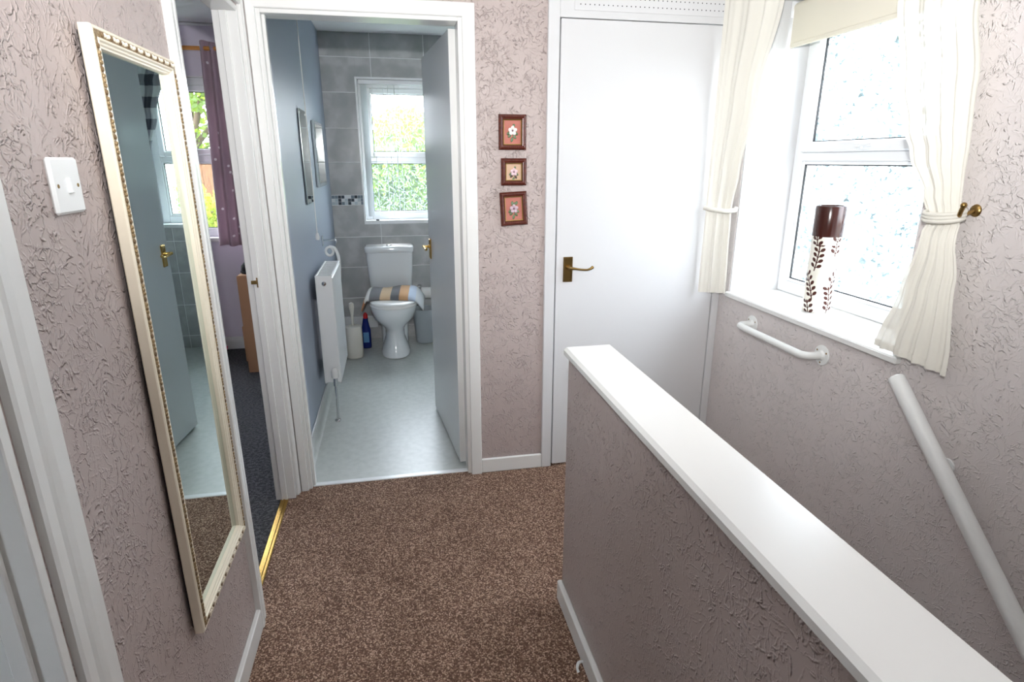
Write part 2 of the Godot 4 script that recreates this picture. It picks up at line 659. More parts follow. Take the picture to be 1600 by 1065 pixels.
	mat("bottle_blue", c8(24, 44, 120), 0.25)
	mat("bottle_red", c8(190, 26, 34), 0.3)
	mat("bottle_label", c8(96, 150, 200), 0.4)
	mat("bin_plastic", c8(176, 184, 190), 0.3)
	mat("paper", c8(238, 238, 236), 0.95)
	mat("cardboard", c8(186, 142, 106), 0.9)
	mat("tape", c8(204, 164, 124), 0.4)
	mat("black_cloth", c8(28, 26, 30), 0.9)
	mat("pink_cloth", c8(226, 96, 130), 0.8)
	mat("white_cloth", c8(232, 228, 230), 0.8)
	mat("pine", c8(206, 140, 72), 0.35)
	mat("cord_white", c8(232, 232, 230), 0.7)
	# outdoors
	var lawn := mat("lawn", Color.WHITE, 1.0)
	lawn.albedo_texture = noise_tex(0.05, 256, [[0.0, c8(40, 58, 28)], [1.0, c8(72, 88, 44)]], FastNoiseLite.TYPE_SIMPLEX, 3, 51)
	tri_map(lawn, 0.5)
	for e in [["leaf_green", c8(78, 98, 40)], ["leaf_deep", c8(50, 66, 36)], ["leaf_yellow", c8(122, 124, 36)]]:
		var l := mat(e[0], e[1], 0.5)
		l.backlight_enabled = true
		l.backlight = Color(0.7, 0.8, 0.3)
	mat("bark", c8(92, 78, 64), 0.9)
	var fb := mat("fence_board", Color.WHITE, 0.85)
	fb.albedo_texture = noise_tex(0.03, 256, [[0.0, c8(84, 54, 34)], [0.5, c8(104, 72, 48)], [1.0, c8(122, 90, 64)]], FastNoiseLite.TYPE_SIMPLEX, 4, 53)
	fb.uv1_triplanar = true
	fb.uv1_scale = Vector3(4, 0.7, 4)
	mat("render_pale", c8(186, 197, 201), 0.9)
	mat("paving", c8(150, 146, 138), 0.95)
	mat("roof_tile", c8(122, 120, 120), 0.8)

# ------------------------------------------------------------------ the scene
func _ready() -> void:
	# camera
	var cam := Camera3D.new()
	cam.name = "camera"
	cam.fov = 60.19
	cam.near = 0.02
	cam.far = 300.0
	cam.position = Vector3(0, 1.46, 0)
	cam.rotation_degrees = Vector3(-17.0, -11.189, -0.01)
	add_child(cam)
	cam.current = true
	# sky: even bright overcast
	var sky := ProceduralSkyMaterial.new()
	sky.sky_top_color = Color(0.92, 0.96, 1.0)
	sky.sky_horizon_color = Color(0.96, 0.98, 1.0)
	sky.ground_horizon_color = Color(0.6, 0.62, 0.6)
	sky.ground_bottom_color = Color(0.4, 0.42, 0.4)
	sky.sun_angle_max = 1.0
	var env := Environment.new()
	env.background_mode = Environment.BG_SKY
	env.sky = Sky.new()
	env.sky.sky_material = sky
	env.background_energy_multiplier = 20.0
	env.tonemap_mode = Environment.TONE_MAPPER_LINEAR
	env.tonemap_exposure = 1.06
	env.sdfgi_enabled = true
	env.ssao_enabled = true
	env.ssil_enabled = true
	var we := WorldEnvironment.new()
	we.name = "world"
	we.environment = env
	add_child(we)
	# the photographer's flash, a hand's breadth above the lens, tipped up so that it mostly lights the ceiling and the far end
	var flash := SpotLight3D.new()
	flash.name = "flash"
	flash.position = Vector3(-0.015, 1.665, 0.0)
	flash.rotation_degrees = Vector3(22.0, -19.0, 0)
	flash.light_energy = 5.7
	flash.light_size = 0.02
	flash.spot_angle = 64.0
	flash.spot_angle_attenuation = 1.0
	flash.spot_range = 12.0
	flash.spot_attenuation = 2.0
	flash.shadow_enabled = true
	add_child(flash)

	materials()
	shell()
	trims()
	doors()
	window_landing()
	window_toilet()
	window_bedroom()
	window_side()
	stairs()
	hall_things()
	landing_curtains()
	toilet_things()
	bedroom_things()
	outdoors()

# wall along an axis as a row of boxes round openings. cuts: [a0, a1, y0, y1]
func walled(st: SurfaceTool, axis: String, t0: float, t1: float, a0: float, a1: float, y0: float, y1: float, cuts: Array) -> void:
	var edges := [a0, a1]
	for c in cuts:
		edges.append(c[0]); edges.append(c[1])
	edges.sort()
	for i in edges.size() - 1:
		var l: float = edges[i]
		var r: float = edges[i + 1]
		if r - l < 1e-4:
			continue
		var mid := (l + r) / 2
		var spans := [[y0, y1]]
		for c in cuts:
			if mid > c[0] and mid < c[1]:
				spans = []
				if c[2] > y0:
					spans.append([y0, c[2]])
				if c[3] < y1:
					spans.append([c[3], y1])
		for s in spans:
			if axis == "z":
				bx(st, Vector3(t0, s[0], l), Vector3(t1, s[1], r))
			else:
				bx(st, Vector3(l, s[0], t0), Vector3(r, s[1], t1))

const BED := [-2.505, -1.765, 0.0, 1.99]
const SIDE := [-0.81, -0.06, 0.0, 1.99]
const WCD := [-0.463, 0.310, 0.0, 2.003]
const CUP := [0.66, 1.529, 0.0, 2.05]

func shell() -> void:
	org = Vector3.ZERO
	var st := mb()
	bx(st, Vector3(-0.545, -0.2, ZB - 0.02), Vector3(0.56, 0.0, 1.3))
	bx(st, Vector3(0.56, -0.2, ZB - 0.02), Vector3(XR, 0.0, -1.6), 0.0)
	struct("floor", st, M.carpet)
	st = mb()
	bx(st, Vector3(-3.4, -0.2, ZBED), Vector3(-0.545, -0.004, -1.2))
	struct("floor_bedroom", st, M.carpet_grey)
	st = mb()
	bx(st, Vector3(-3.4, -0.2, -1.1), Vector3(-0.545, -0.002, 1.3))
	struct("floor_side_room", st, M.carpet_grey)
	# vinyl of the toilet room, coved up the left wall
	st = mb()
	bx(st, Vector3(TXL, -0.2, ZT), Vector3(TXR, -0.006, ZB - 0.02))
	var cove := [Vector2(TXL + 0.022, -0.004), Vector2(TXL + 0.012, 0.002), Vector2(TXL + 0.006, 0.012), Vector2(TXL + 0.004, 0.03), Vector2(TXL + 0.004, 0.105)]
	st.set_smooth_group(0)
	for i in cove.size() - 1:
		var a: Vector2 = cove[i]
		var b: Vector2 = cove[i + 1]
		quad(st, Vector3(a.x, a.y, -2.66), Vector3(a.x, a.y, ZT), Vector3(b.x, b.y, ZT), Vector3(b.x, b.y, -2.66))
	st.set_smooth_group(-1)
	bx(st, Vector3(TXL, 0.0, ZT), Vector3(TXL + 0.0035, 0.105, -2.66))
	struct("floor_toilet", st, M.vinyl)
	st = mb()
	bx(st, Vector3(-3.5, CEIL, -5.3), Vector3(1.8, CEIL + 0.15, 1.45))
	struct("ceiling", st, M.ceiling)
	# hall walls
	st = mb()
	walled(st, "z", XL - 0.05, XL, ZB, 1.3, 0.0, CEIL, [BED, SIDE])
	struct("wall_left", st, M.plaster)
	st = mb()
	walled(st, "x", ZB - 0.05, ZB, XL - 0.05, XR, 0.0, CEIL, [WCD, CUP])
	struct("wall_back", st, M.plaster)
	st = mb()
	walled(st, "z", XR, 1.86, -2.8, 1.4, -2.7, CEIL, [[-2.47, -1.50, 0.85, 2.10]])
	struct("wall_right", st, M.plaster_right)
	st = mb()
	walled(st, "x", 1.3, 1.42, -3.5, XR, -2.7, CEIL, [[-2.4, -1.7, 0.85, 2.1]])
	struct("wall_front", st, M.plaster)
	# half-height wall beside the stairs
	st = mb()
	bx(st, Vector3(0.502, -0.0, -1.64), Vector3(0.627, 0.888, 1.3))
	bx(st, Vector3(0.56, -2.7, -1.6), Vector3(0.627, 0.0, 1.3))
	struct("wall_stairs", st, M.plaster)
	# toilet room
	st = mb()
	walled(st, "x", ZB - 0.1, ZB - 0.05, TXL - 0.05, TXR + 0.1, -0.2, CEIL, [[WCD[0], WCD[1], -1.0, WCD[3]]])
	struct("wall_toilet_front", st, M.ceiling)
	st = mb()
	bx(st, Vector3(TXL - 0.05, -0.2, ZT - 0.1), Vector3(TXL, CEIL, ZB - 0.1))
	struct("wall_toilet_left", st, M.toilet_blue)
	st = mb()
	bx(st, Vector3(TXR, -0.2, ZT - 0.1), Vector3(TXR + 0.1, CEIL, ZB - 0.1))
	struct("wall_toilet_right", st, M.ceiling)
	toilet_wall()
	# cupboard behind its door
	st = mb()
	bx(st, Vector3(0.6, 0.0, -3.0), Vector3(XR, CEIL, -2.96))
	struct("wall_cupboard", st, M.door_white)
	# bedroom
	st = mb()
	walled(st, "z", BXR, XL - 0.05, -2.66, -1.1, -0.2, CEIL, [[BED[0], BED[1], -1.0, BED[3]]])
	bx(st, Vector3(BXR, -0.2, ZBED - 0.2), Vector3(TXL - 0.05, CEIL, -2.66))
	struct("wall_bedroom_right", st, M.lavender)
	st = mb()
	walled(st, "x", ZBED - 0.25, ZBED, -3.5, BXR, -0.3, CEIL, [[-2.75, -1.10, 0.90, 2.04]])
	struct("wall_bedroom_back", st, M.lavender)
	st = mb()
	bx(st, Vector3(-3.5, -0.2, ZBED - 0.25), Vector3(-3.4, CEIL, -1.1))
	struct("wall_bedroom_left", st, M.lavender)
	st = mb()
	bx(st, Vector3(-3.4, -0.2, -1.2), Vector3(BXR, CEIL, -1.15))
	struct("wall_bedroom_front", st, M.lavender)
	# room behind the near left door
	st = mb()
	walled(st, "z", BXR, XL - 0.05, -1.1, 1.3, -0.2, CEIL, [[SIDE[0], SIDE[1], -1.0, SIDE[3]]])
	struct("wall_side_room_right", st, M.room_paint)
	st = mb()
	bx(st, Vector3(-3.4, -0.2, -1.15), Vector3(BXR, CEIL, -1.1))
	struct("wall_side_room_back", st, M.room_paint)
	st = mb()
	bx(st, Vector3(-3.5, -0.2, -1.1), Vector3(-3.4, CEIL, 1.3))
	struct("wall_side_room_left", st, M.room_paint)

# tiled end wall of the toilet room: grout bed and single tiles round the window
func toilet_wall() -> void:
	var W := [-0.227, 0.80, 0.985, 2.07]
	var root := setting("wall_toilet_back", Vector3(0, 0, ZT))
	org = Vector3(0, 0, ZT)
	var st := mb()
	walled(st, "x", ZT - 0.30, ZT - 0.0025, TXL - 0.05, TXR + 0.1, -0.3, CEIL, [W])
	obj("grout", st, M.grout, root)
	rng.seed = 4
	var rows := []
	for y in [2.216, 1.967, 1.707, 1.454, 1.199]:
		rows.append(y)
	var bands := [[2.216, CEIL], [1.967, 2.213], [1.707, 1.964], [1.454, 1.704], [1.199, 1.451], [0.865, 1.119], [0.616, 0.862], [0.356, 0.613], [0.10, 0.353], [-0.006, 0.097]]
	for b in bands:
		var x: float = TXL
		for x2 in [-0.107, 0.297, 0.701, TXR]:
			var g0 := 0.0 if x == TXL else 0.0026
			var pieces := [[x + g0, x2 - 0.0026, b[0] + 0.0012, b[1] - 0.0012]]
			var cut := []
			for p in pieces:
				if p[1] <= W[0] or p[0] >= W[1] or p[3] <= W[2] or p[2] >= W[3]:
					cut.append(p)
					continue
				if p[0] < W[0]:
					cut.append([p[0], W[0], p[2], p[3]])
				if p[1] > W[1]:
					cut.append([W[1], p[1], p[2], p[3]])
				var l := maxf(p[0], W[0])
				var r := minf(p[1], W[1])
				if p[2] < W[2]:
					cut.append([l, r, p[2], W[2]])
				if p[3] > W[3]:
					cut.append([l, r, W[3], p[3]])
			for p in cut:
				if p[1] - p[0] < 0.004 or p[3] - p[2] < 0.004:
					continue
				st = mb()
				bx(st, Vector3(p[0], p[2], ZT - 0.008), Vector3(p[1], p[3], ZT), 0.0012)
				obj("tile", st, M["tile_%d" % (rng.randi() % 3)], root)
			x = x2
	# mosaic course
	var me := BoxMesh.new()
	me.size = Vector3(0.0235, 0.0235, 0.009)
	for r in 3:
		for c in 57:
			var mx: float = TXL + 0.0135 + c * 0.0252
			if mx > W[0] - 0.012 and mx < W[1] + 0.012 or mx > TXR - 0.01:
				continue
			meshed("mosaic_tile", me, M["mosaic_%d" % (rng.randi() % 4)], root, Vector3(mx, 1.134 + r * 0.0252, -0.004))
	# tile edging round the window
	st = mb()
	bx(st, Vector3(W[0] - 0.008, W[2] - 0.02, ZT - 0.004), Vector3(W[1] + 0.008, W[2], ZT + 0.004), 0.002)
	bx(st, Vector3(W[0] - 0.008, W[2], ZT - 0.004), Vector3(W[0], W[3] + 0.008, ZT + 0.003), 0.001)
	bx(st, Vector3(W[0], W[3], ZT - 0.004), Vector3(W[1] + 0.008, W[3] + 0.008, ZT + 0.003), 0.001)
	obj("edge_trim", st, M.upvc, root)

const CASING := [[0.0, 0.0], [0.0, 0.011], [0.004, 0.014], [0.016, 0.0145], [0.020, 0.011], [0.024, 0.0145], [0.032, 0.0175], [0.050, 0.019], [0.054, 0.016], [0.055, 0.0]]

func trims() -> void:
	org = Vector3.ZERO
	var up := Vector3.UP
	# casings
	var st := mb()
	architrave(st, Vector3(0, 0, ZB), Vector3.RIGHT, Vector3.BACK, -0.456, 0.304, 1.997, [[0.0, 0.0], [0.0, 0.014], [0.003, 0.017], [0.046, 0.019], [0.05, 0.016], [0.05, 0.0]], 0.66, 1.0)
	struct("trim_1", st, M.gloss_white)
	st = mb()
	architrave(st, Vector3(XL, 0, 0), Vector3.FORWARD, Vector3.RIGHT, 1.757, 2.513, 1.998, CASING, 1.15, 0.5)
	struct("trim_2", st, M.gloss_white)
	st = mb()
	architrave(st, Vector3(XL, 0, 0), Vector3.FORWARD, Vector3.RIGHT, 0.052, 0.818, 1.998, CASING, 1.5, 1.5)
	struct("trim_3", st, M.gloss_white)
	# linings with stops
	st = mb()
	for e in [[-0.463, -0.441], [0.288, 0.310]]:
		bx(st, Vector3(e[0], 0.0, ZB - 0.10), Vector3(e[1], 2.003, ZB + 0.004), 0.002)
	bx(st, Vector3(-0.441, 1.983, ZB - 0.10), Vector3(0.288, 2.003, ZB + 0.004), 0.002)
	bx(st, Vector3(-0.441, 0.0, ZB - 0.050), Vector3(-0.429, 1.983, ZB - 0.02), 0.002)
	struct("trim_4", st, M.gloss_white)
	for e in [[BED, "trim_5"], [SIDE, "trim_6"]]:
		st = mb()
		var z0: float = e[0][0]
		var z1: float = e[0][1]
		bx(st, Vector3(BXR - 0.003, 0.0, z0 - 0.0), Vector3(XL + 0.004, 1.99, z0 + 0.02), 0.002)
		bx(st, Vector3(BXR - 0.003, 0.0, z1 - 0.02), Vector3(XL + 0.004, 1.99, z1), 0.002)
		bx(st, Vector3(BXR - 0.003, 1.97, z0 + 0.02), Vector3(XL + 0.004, 1.99, z1 - 0.02), 0.002)
		bx(st, Vector3(-0.566, 0.0, z0 + 0.02), Vector3(-0.540, 1.97, z0 + 0.030), 0.002)
		struct(e[1], st, M.gloss_white)
	# frame, panel and pelmet of the cupboard
	st = mb()
	bx(st, Vector3(0.652, 0.0, ZB - 0.06), Vector3(0.701, 2.385, ZB + 0.014), 0.003)
	bx(st, Vector3(1.492, 0.0, ZB - 0.06), Vector3(XR, 2.385, ZB + 0.014), 0.003)
	bx(st, Vector3(0.701, 2.013, ZB - 0.06), Vector3(1.492, 2.385, ZB + 0.010), 0.002)
	struct("trim_7", st, M.door_white)
	# cap of the half wall
	st = mb()
	bx(st, Vector3(0.488, 0.886, -1.658), Vector3(0.643, 0.916, 1.3), 0.008)
	struct("trim_8", st, M.gloss_white)
	# baseboards
	st = mb()
	bx(st, Vector3(XL, 0.0, -1.695), Vector3(XL + 0.016, 0.075, -0.895), 0.003)
	struct("baseboard_left", st, M.gloss_white)
	st = mb()
	bx(st, Vector3(0.354, 0.0, ZB), Vector3(0.652, 0.074, ZB + 0.015), 0.004)
	struct("baseboard_back", st, M.gloss_white)
	st = mb()
	bx(st, Vector3(0.484, 0.0, -1.644), Vector3(0.502, 0.075, 1.3), 0.004)
	struct("baseboard_stairs", st, M.gloss_white)
	st = mb()
	bx(st, Vector3(-3.4, 0.0, ZBED), Vector3(BXR, 0.1, ZBED + 0.015), 0.004)
	struct("baseboard_bedroom", st, M.gloss_white)
	st = mb()
	bx(st, Vector3(TXL + 0.001, 0.105, ZT), Vector3(TXL + 0.008, 0.116, -2.66), 0.002)
	struct("baseboard_toilet", st, M.upvc)
	# cornice of the bedroom
	st = mb()
	bx(st, Vector3(-3.4, CEIL - 0.02, ZBED), Vector3(BXR, CEIL, ZBED + 0.02), 0.01)
	struct("trim_9", st, M.ceiling)
	# thresholds
	org = Vector3(-0.08, 0, ZB - 0.03)
	st = mb()
	bx(st, Vector3(-0.441, -0.004, ZB - 0.045), Vector3(0.288, 0.005, ZB - 0.015), 0.003)
	tag(obj("threshold_strip", st, M.upvc), "white metal threshold strip between brown carpet and grey vinyl", "threshold")
	org = Vector3(-0.553, 0, -2.1)
	st = mb()
	bx(st, Vector3(-0.572, -0.004, -2.485), Vector3(-0.538, 0.004, -1.785), 0.003)
	bx(st, Vector3(-0.560, 0.004, -2.485), Vector3(-0.550, 0.007, -1.785), 0.002)
	tag(obj("threshold_strip", st, M.brass), "brass threshold strip between brown carpet and dark grey carpet", "threshold")

# scrolled lever on a long plate. n: out of the door, u: the way the lever points
func handle(root: Node, c: Vector3, n: Vector3, u: Vector3, m: Material, hw := 0.022, hh := 0.057) -> void:
	var up := Vector3.UP
	var st := mb()
	var b := Basis(u, up, n)
	obox(st, c + n * 0.003, b, Vector3(hw, hh, 0.003), 0.002)
	frame_loop(st, c + n * 0.006, u, up, n, hw * 0.86, hh * 0.92, [[0.0, 0.0], [0.001, 0.0015], [0.003, 0.0015], [0.004, 0.0]])
	var pl := obj("handle_plate", st, m, root)
	st = mb()
	lathe(st, c + n * 0.006 + up * 0.012, [Vector2(0.011, 0.0), Vector2(0.010, 0.006), Vector2(0.007, 0.010), Vector2(0.007, 0.036), Vector2(0.0, 0.038)], 16, false, Basis(u, n, -up) if u.cross(n).dot(-up) > 0 else Basis(-u, n, -up))
	var s := c + n * 0.040 + up * 0.012
	tube(st, bezier([s - u * 0.006, s + u * 0.02 - up * 0.003, s + u * 0.05 - up * 0.008, s + u * 0.080 - up * 0.010, s + u * 0.098 - up * 0.004, s + u * 0.108 + up * 0.004], 20), [0.008, 0.0075, 0.007, 0.0065, 0.006, 0.0056, 0.0054, 0.0052, 0.005, 0.005, 0.005, 0.005, 0.005, 0.005, 0.0052, 0.0055, 0.006, 0.0065, 0.007, 0.0065, 0.004], 10)
	obj("lever", st, m, root)
	for sy in [-0.88, 0.88]:
		st = mb()
		lathe(st, c + n * 0.006 + up * hh * sy, [Vector2(0.0035, 0.0), Vector2(0.003, 0.0012), Vector2(0.0, 0.0014)], 8, false, Basis(u, n, -up) if u.cross(n).dot(-up) > 0 else Basis(-u, n, -up))
		obj("screw", st, m, pl)

func doors() -> void:
	# toilet door, swung into the room
	var root := setting("door_1", Vector3(0.298, 0, ZB - 0.102))
	root.rotation.y = deg_to_rad(5.4)
	org = Vector3.ZERO
	var st := mb()
	bx(st, Vector3(-0.038, 0.008, -0.752), Vector3(0.0, 1.976, -0.004), 0.002)
	obj("leaf", st, M.toilet_door, root)
	st = mb()
	bx(st, Vector3(-0.0378, 0.009, -0.006), Vector3(-0.0002, 1.975, -0.0025), 0.001)
	obj("edge_lipping", st, M.gloss_white, root)
	handle(root, Vector3(-0.038, 0.99, -0.69), Vector3.LEFT, Vector3.BACK, M.brass)
	handle(root, Vector3(0.0, 0.99, -0.69), Vector3.RIGHT, Vector3.BACK, M.brass)
	st = mb()
	bx(st, Vector3(-0.030, 0.95, -0.7535), Vector3(-0.008, 1.03, -0.7515), 0.0)
	obj("latch_plate", st, M.brass, root)
	st = mb()
	for y in [0.25, 1.0, 1.75]:
		st = mb()
		tube(st, [Vector3(0.0, y - 0.045, 0.0), Vector3(0.0, y + 0.045, 0.0)], [0.005, 0.005], 8)
		obj("hinge", st, M.gloss_white, root)
	# cupboard door
	root = setting("door_2", Vector3(1.1, 0, ZB))
	org = Vector3(1.1, 0, ZB)
	st = mb()
	bx(st, Vector3(0.7075, 0.010, ZB - 0.03), Vector3(1.4895, 2.010, ZB + 0.008), 0.0025)
	obj("leaf", st, M.door_white, root)
	handle(root, Vector3(0.762, 0.99, ZB + 0.008), Vector3.BACK, Vector3.RIGHT, M.old_brass)
	# door of the near left room, opened back into that room
	root = setting("door_3", Vector3(BXR, 0, -0.8))
	org = Vector3(BXR, 0, -0.8)
	st = mb()
	bx(st, Vector3(BXR - 0.73, 0.008, -0.825), Vector3(BXR - 0.006, 1.97, -0.787), 0.002)
	obj("leaf", st, M.door_white, root)
	handle(root, Vector3(BXR - 0.66, 0.99, -0.787), Vector3.BACK, Vector3.RIGHT, M.brass)
	# bedroom door striker on the far jamb
	org = Vector3(-0.56, 1.0, -2.485)
	st = mb()
	bx(st, Vector3(-0.553, 0.975, -2.476), Vector3(-0.548, 1.015, -2.4738), 0.0)
	bx(st, Vector3(-0.572, 0.99, -2.4742), Vector3(-0.552, 1.004, -2.466), 0.001)
	tag(obj("strike_plate", st, M.old_brass), "small brass strike plate on the white bedroom door jamb", "strike plate")

# casement frame in a wall. u: along, n: towards the room. [u0, u1, y0, y1] outer size; transom height yt
func casement(root: Node, o: Vector3, u: Vector3, n: Vector3, u0: float, u1: float, y0: float, y1: float, yt0: float, yt1: float, glass: Material, handle_at: float, mullions := []) -> void:
	var up := Vector3.UP
	var b := Basis(u, up, n)
	if u.cross(up).dot(n) < 0:
		b = Basis(-u, up, n)
	var st := mb()
	var P := func(a: float, y: float, d: float) -> Vector3: return o + u * a + up * y + n * d
	var bar := func(s: SurfaceTool, a0: float, a1: float, c0: float, c1: float, d0: float, d1: float, bev: float) -> void:
		obox(s, P.call((a0 + a1) / 2, (c0 + c1) / 2, (d0 + d1) / 2), b, Vector3(absf(a1 - a0) / 2, absf(c1 - c0) / 2, absf(d1 - d0) / 2), bev)
	var f := 0.052
	bar.call(st, u0, u0 + f, y0, y1, -0.065, 0.0, 0.004)
	bar.call(st, u1 - f, u1, y0, y1, -0.065, 0.0, 0.004)
	bar.call(st, u0 + f, u1 - f, y0, y0 + f, -0.065, 0.0, 0.004)
	bar.call(st, u0 + f, u1 - f, y1 - f, y1, -0.065, 0.0, 0.004)
	bar.call(st, u0 + f, u1 - f, yt0, yt1 - 0.034, -0.065, 0.0, 0.004)
	obj("window_frame", st, M.upvc, root)
	var spans := []
	var last := u0 + f
	for x in mullions:
		spans.append([last, x - 0.03])
		st = mb()
		bar.call(st, x - 0.03, x + 0.03, y0 + f, y1 - f, -0.065, 0.0, 0.004)
		obj("mullion", st, M.upvc, root)
		last = x + 0.03
	spans.append([last, u1 - f])
	for s in spans:
		var a0: float = s[0]
		var a1: float = s[1]
		# top-hung sash
		st = mb()
		var g := 0.042
		var c0 := yt1 - 0.034
		var c1 := y1 - f
		bar.call(st, a0, a0 + g, c0, c1, -0.05, 0.014, 0.006)
		bar.call(st, a1 - g, a1, c0, c1, -0.05, 0.014, 0.006)
		bar.call(st, a0 + g, a1 - g, c0, c0 + g, -0.05, 0.014, 0.006)
		bar.call(st, a0 + g, a1 - g, c1 - g, c1, -0.05, 0.014, 0.006)
		var sash := obj("sash", st, M.upvc, root)
		st = mb()
		seal(st, P, bar, a0 + g, a1 - g, c0 + g, c1 - g)
		obj("seal", st, M.gasket, sash)
		st = mb()
		bar.call(st, a0 + g - 0.004, a1 - g + 0.004, c0 + g - 0.004, c1 - g + 0.004, -0.026, -0.021, 0.0)
		obj("pane", st, glass, sash)
		st = mb()
		var hx := lerpf(a0, a1, handle_at)
		bar.call(st, hx - 0.014, hx + 0.014, c0 + 0.006, c0 + 0.034, 0.014, 0.026, 0.004)
		bar.call(st, hx - 0.012, hx + 0.085, c0 + 0.016, c0 + 0.034, 0.026, 0.042, 0.006)
		obj("sash_handle", st, M.upvc, sash)
		# fixed light below
		st = mb()
		var k := 0.014
		c0 = y0 + f
		c1 = yt0
		bar.call(st, a0, a0 + k, c0, c1, -0.05, -0.006, 0.003)
		bar.call(st, a1 - k, a1, c0, c1, -0.05, -0.006, 0.003)
		bar.call(st, a0 + k, a1 - k, c0, c0 + k, -0.05, -0.006, 0.003)
		bar.call(st, a0 + k, a1 - k, c1 - k, c1, -0.05, -0.006, 0.003)
		var bead := obj("glazing_bead", st, M.upvc, root)
		st = mb()
		seal(st, P, bar, a0 + k, a1 - k, c0 + k, c1 - k)
		obj("seal", st, M.gasket, bead)
		st = mb()
		bar.call(st, a0 + k - 0.004, a1 - k + 0.004, c0 + k - 0.004, c1 - k + 0.004, -0.035, -0.030, 0.0)
		obj("pane", st, glass, root)

func seal(st: SurfaceTool, P: Callable, bar: Callable, a0: float, a1: float, c0: float, c1: float) -> void:
	var w := 0.0045
	bar.call(st, a0, a0 + w, c0, c1, -0.02, -0.012, 0.0)
	bar.call(st, a1 - w, a1, c0, c1, -0.02, -0.012, 0.0)
	bar.call(st, a0, a1, c0, c0 + w, -0.02, -0.012, 0.0)
	bar.call(st, a0, a1, c1 - w, c1, -0.02, -0.012, 0.0)

func window_landing() -> void:
	# white plaster lining of the recess, sill board, frame
	org = Vector3.ZERO
	var st := mb()
	bx(st, Vector3(XR + 0.004, 0.85, -2.47), Vector3(1.86, 2.10, -2.462))
	bx(st, Vector3(XR + 0.004, 0.85, -1.508), Vector3(1.86, 2.10, -1.50))
	bx(st, Vector3(XR + 0.004, 2.092, -2.462), Vector3(1.86, 2.10, -1.508))
	struct("trim_10", st, M.door_white)
	st = mb()
	bx(st, Vector3(1.508, 0.850, -2.470), Vector3(1.79, 0.875, -1.47), 0.005)
	struct("trim_11", st, M.gloss_white)
	var o := Vector3(1.775, 0, 0)
	var root := setting("window_1", Vector3(1.775, 0.875, -2.0))
	org = Vector3(1.775, 0.875, -2.0)
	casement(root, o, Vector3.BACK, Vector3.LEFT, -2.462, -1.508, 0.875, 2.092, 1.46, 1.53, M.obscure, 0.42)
	# roller blind
	var bl := thing("roller_blind", "cream roller blind pulled partly down over the landing window", "blind", Vector3(1.70, 2.0, -1.98))
	st = mb()
	tube(st, [Vector3(1.70, 2.066, -2.455), Vector3(1.70, 2.066, -1.515)], [0.022, 0.022], 16)
	obj("roller", st, M.blind_cream, bl)
	st = mb()
	bx(st, Vector3(1.676, 1.925, -2.448), Vector3(1.6785, 2.066, -1.522))
	obj("fabric", st, M.blind_cream, bl)
	st = mb()
	bx(st, Vector3(1.672, 1.912, -2.448), Vector3(1.6825, 1.932, -1.522), 0.004)
	obj("hem_bar", st, M.blind_cream, bl)
	st = mb()
	for z in [-2.461, -1.512]:
		st = mb()
		bx(st, Vector3(1.67, 2.03, z), Vector3(1.73, 2.092, z + 0.004), 0.001)
		obj("bracket", st, M.upvc, bl)

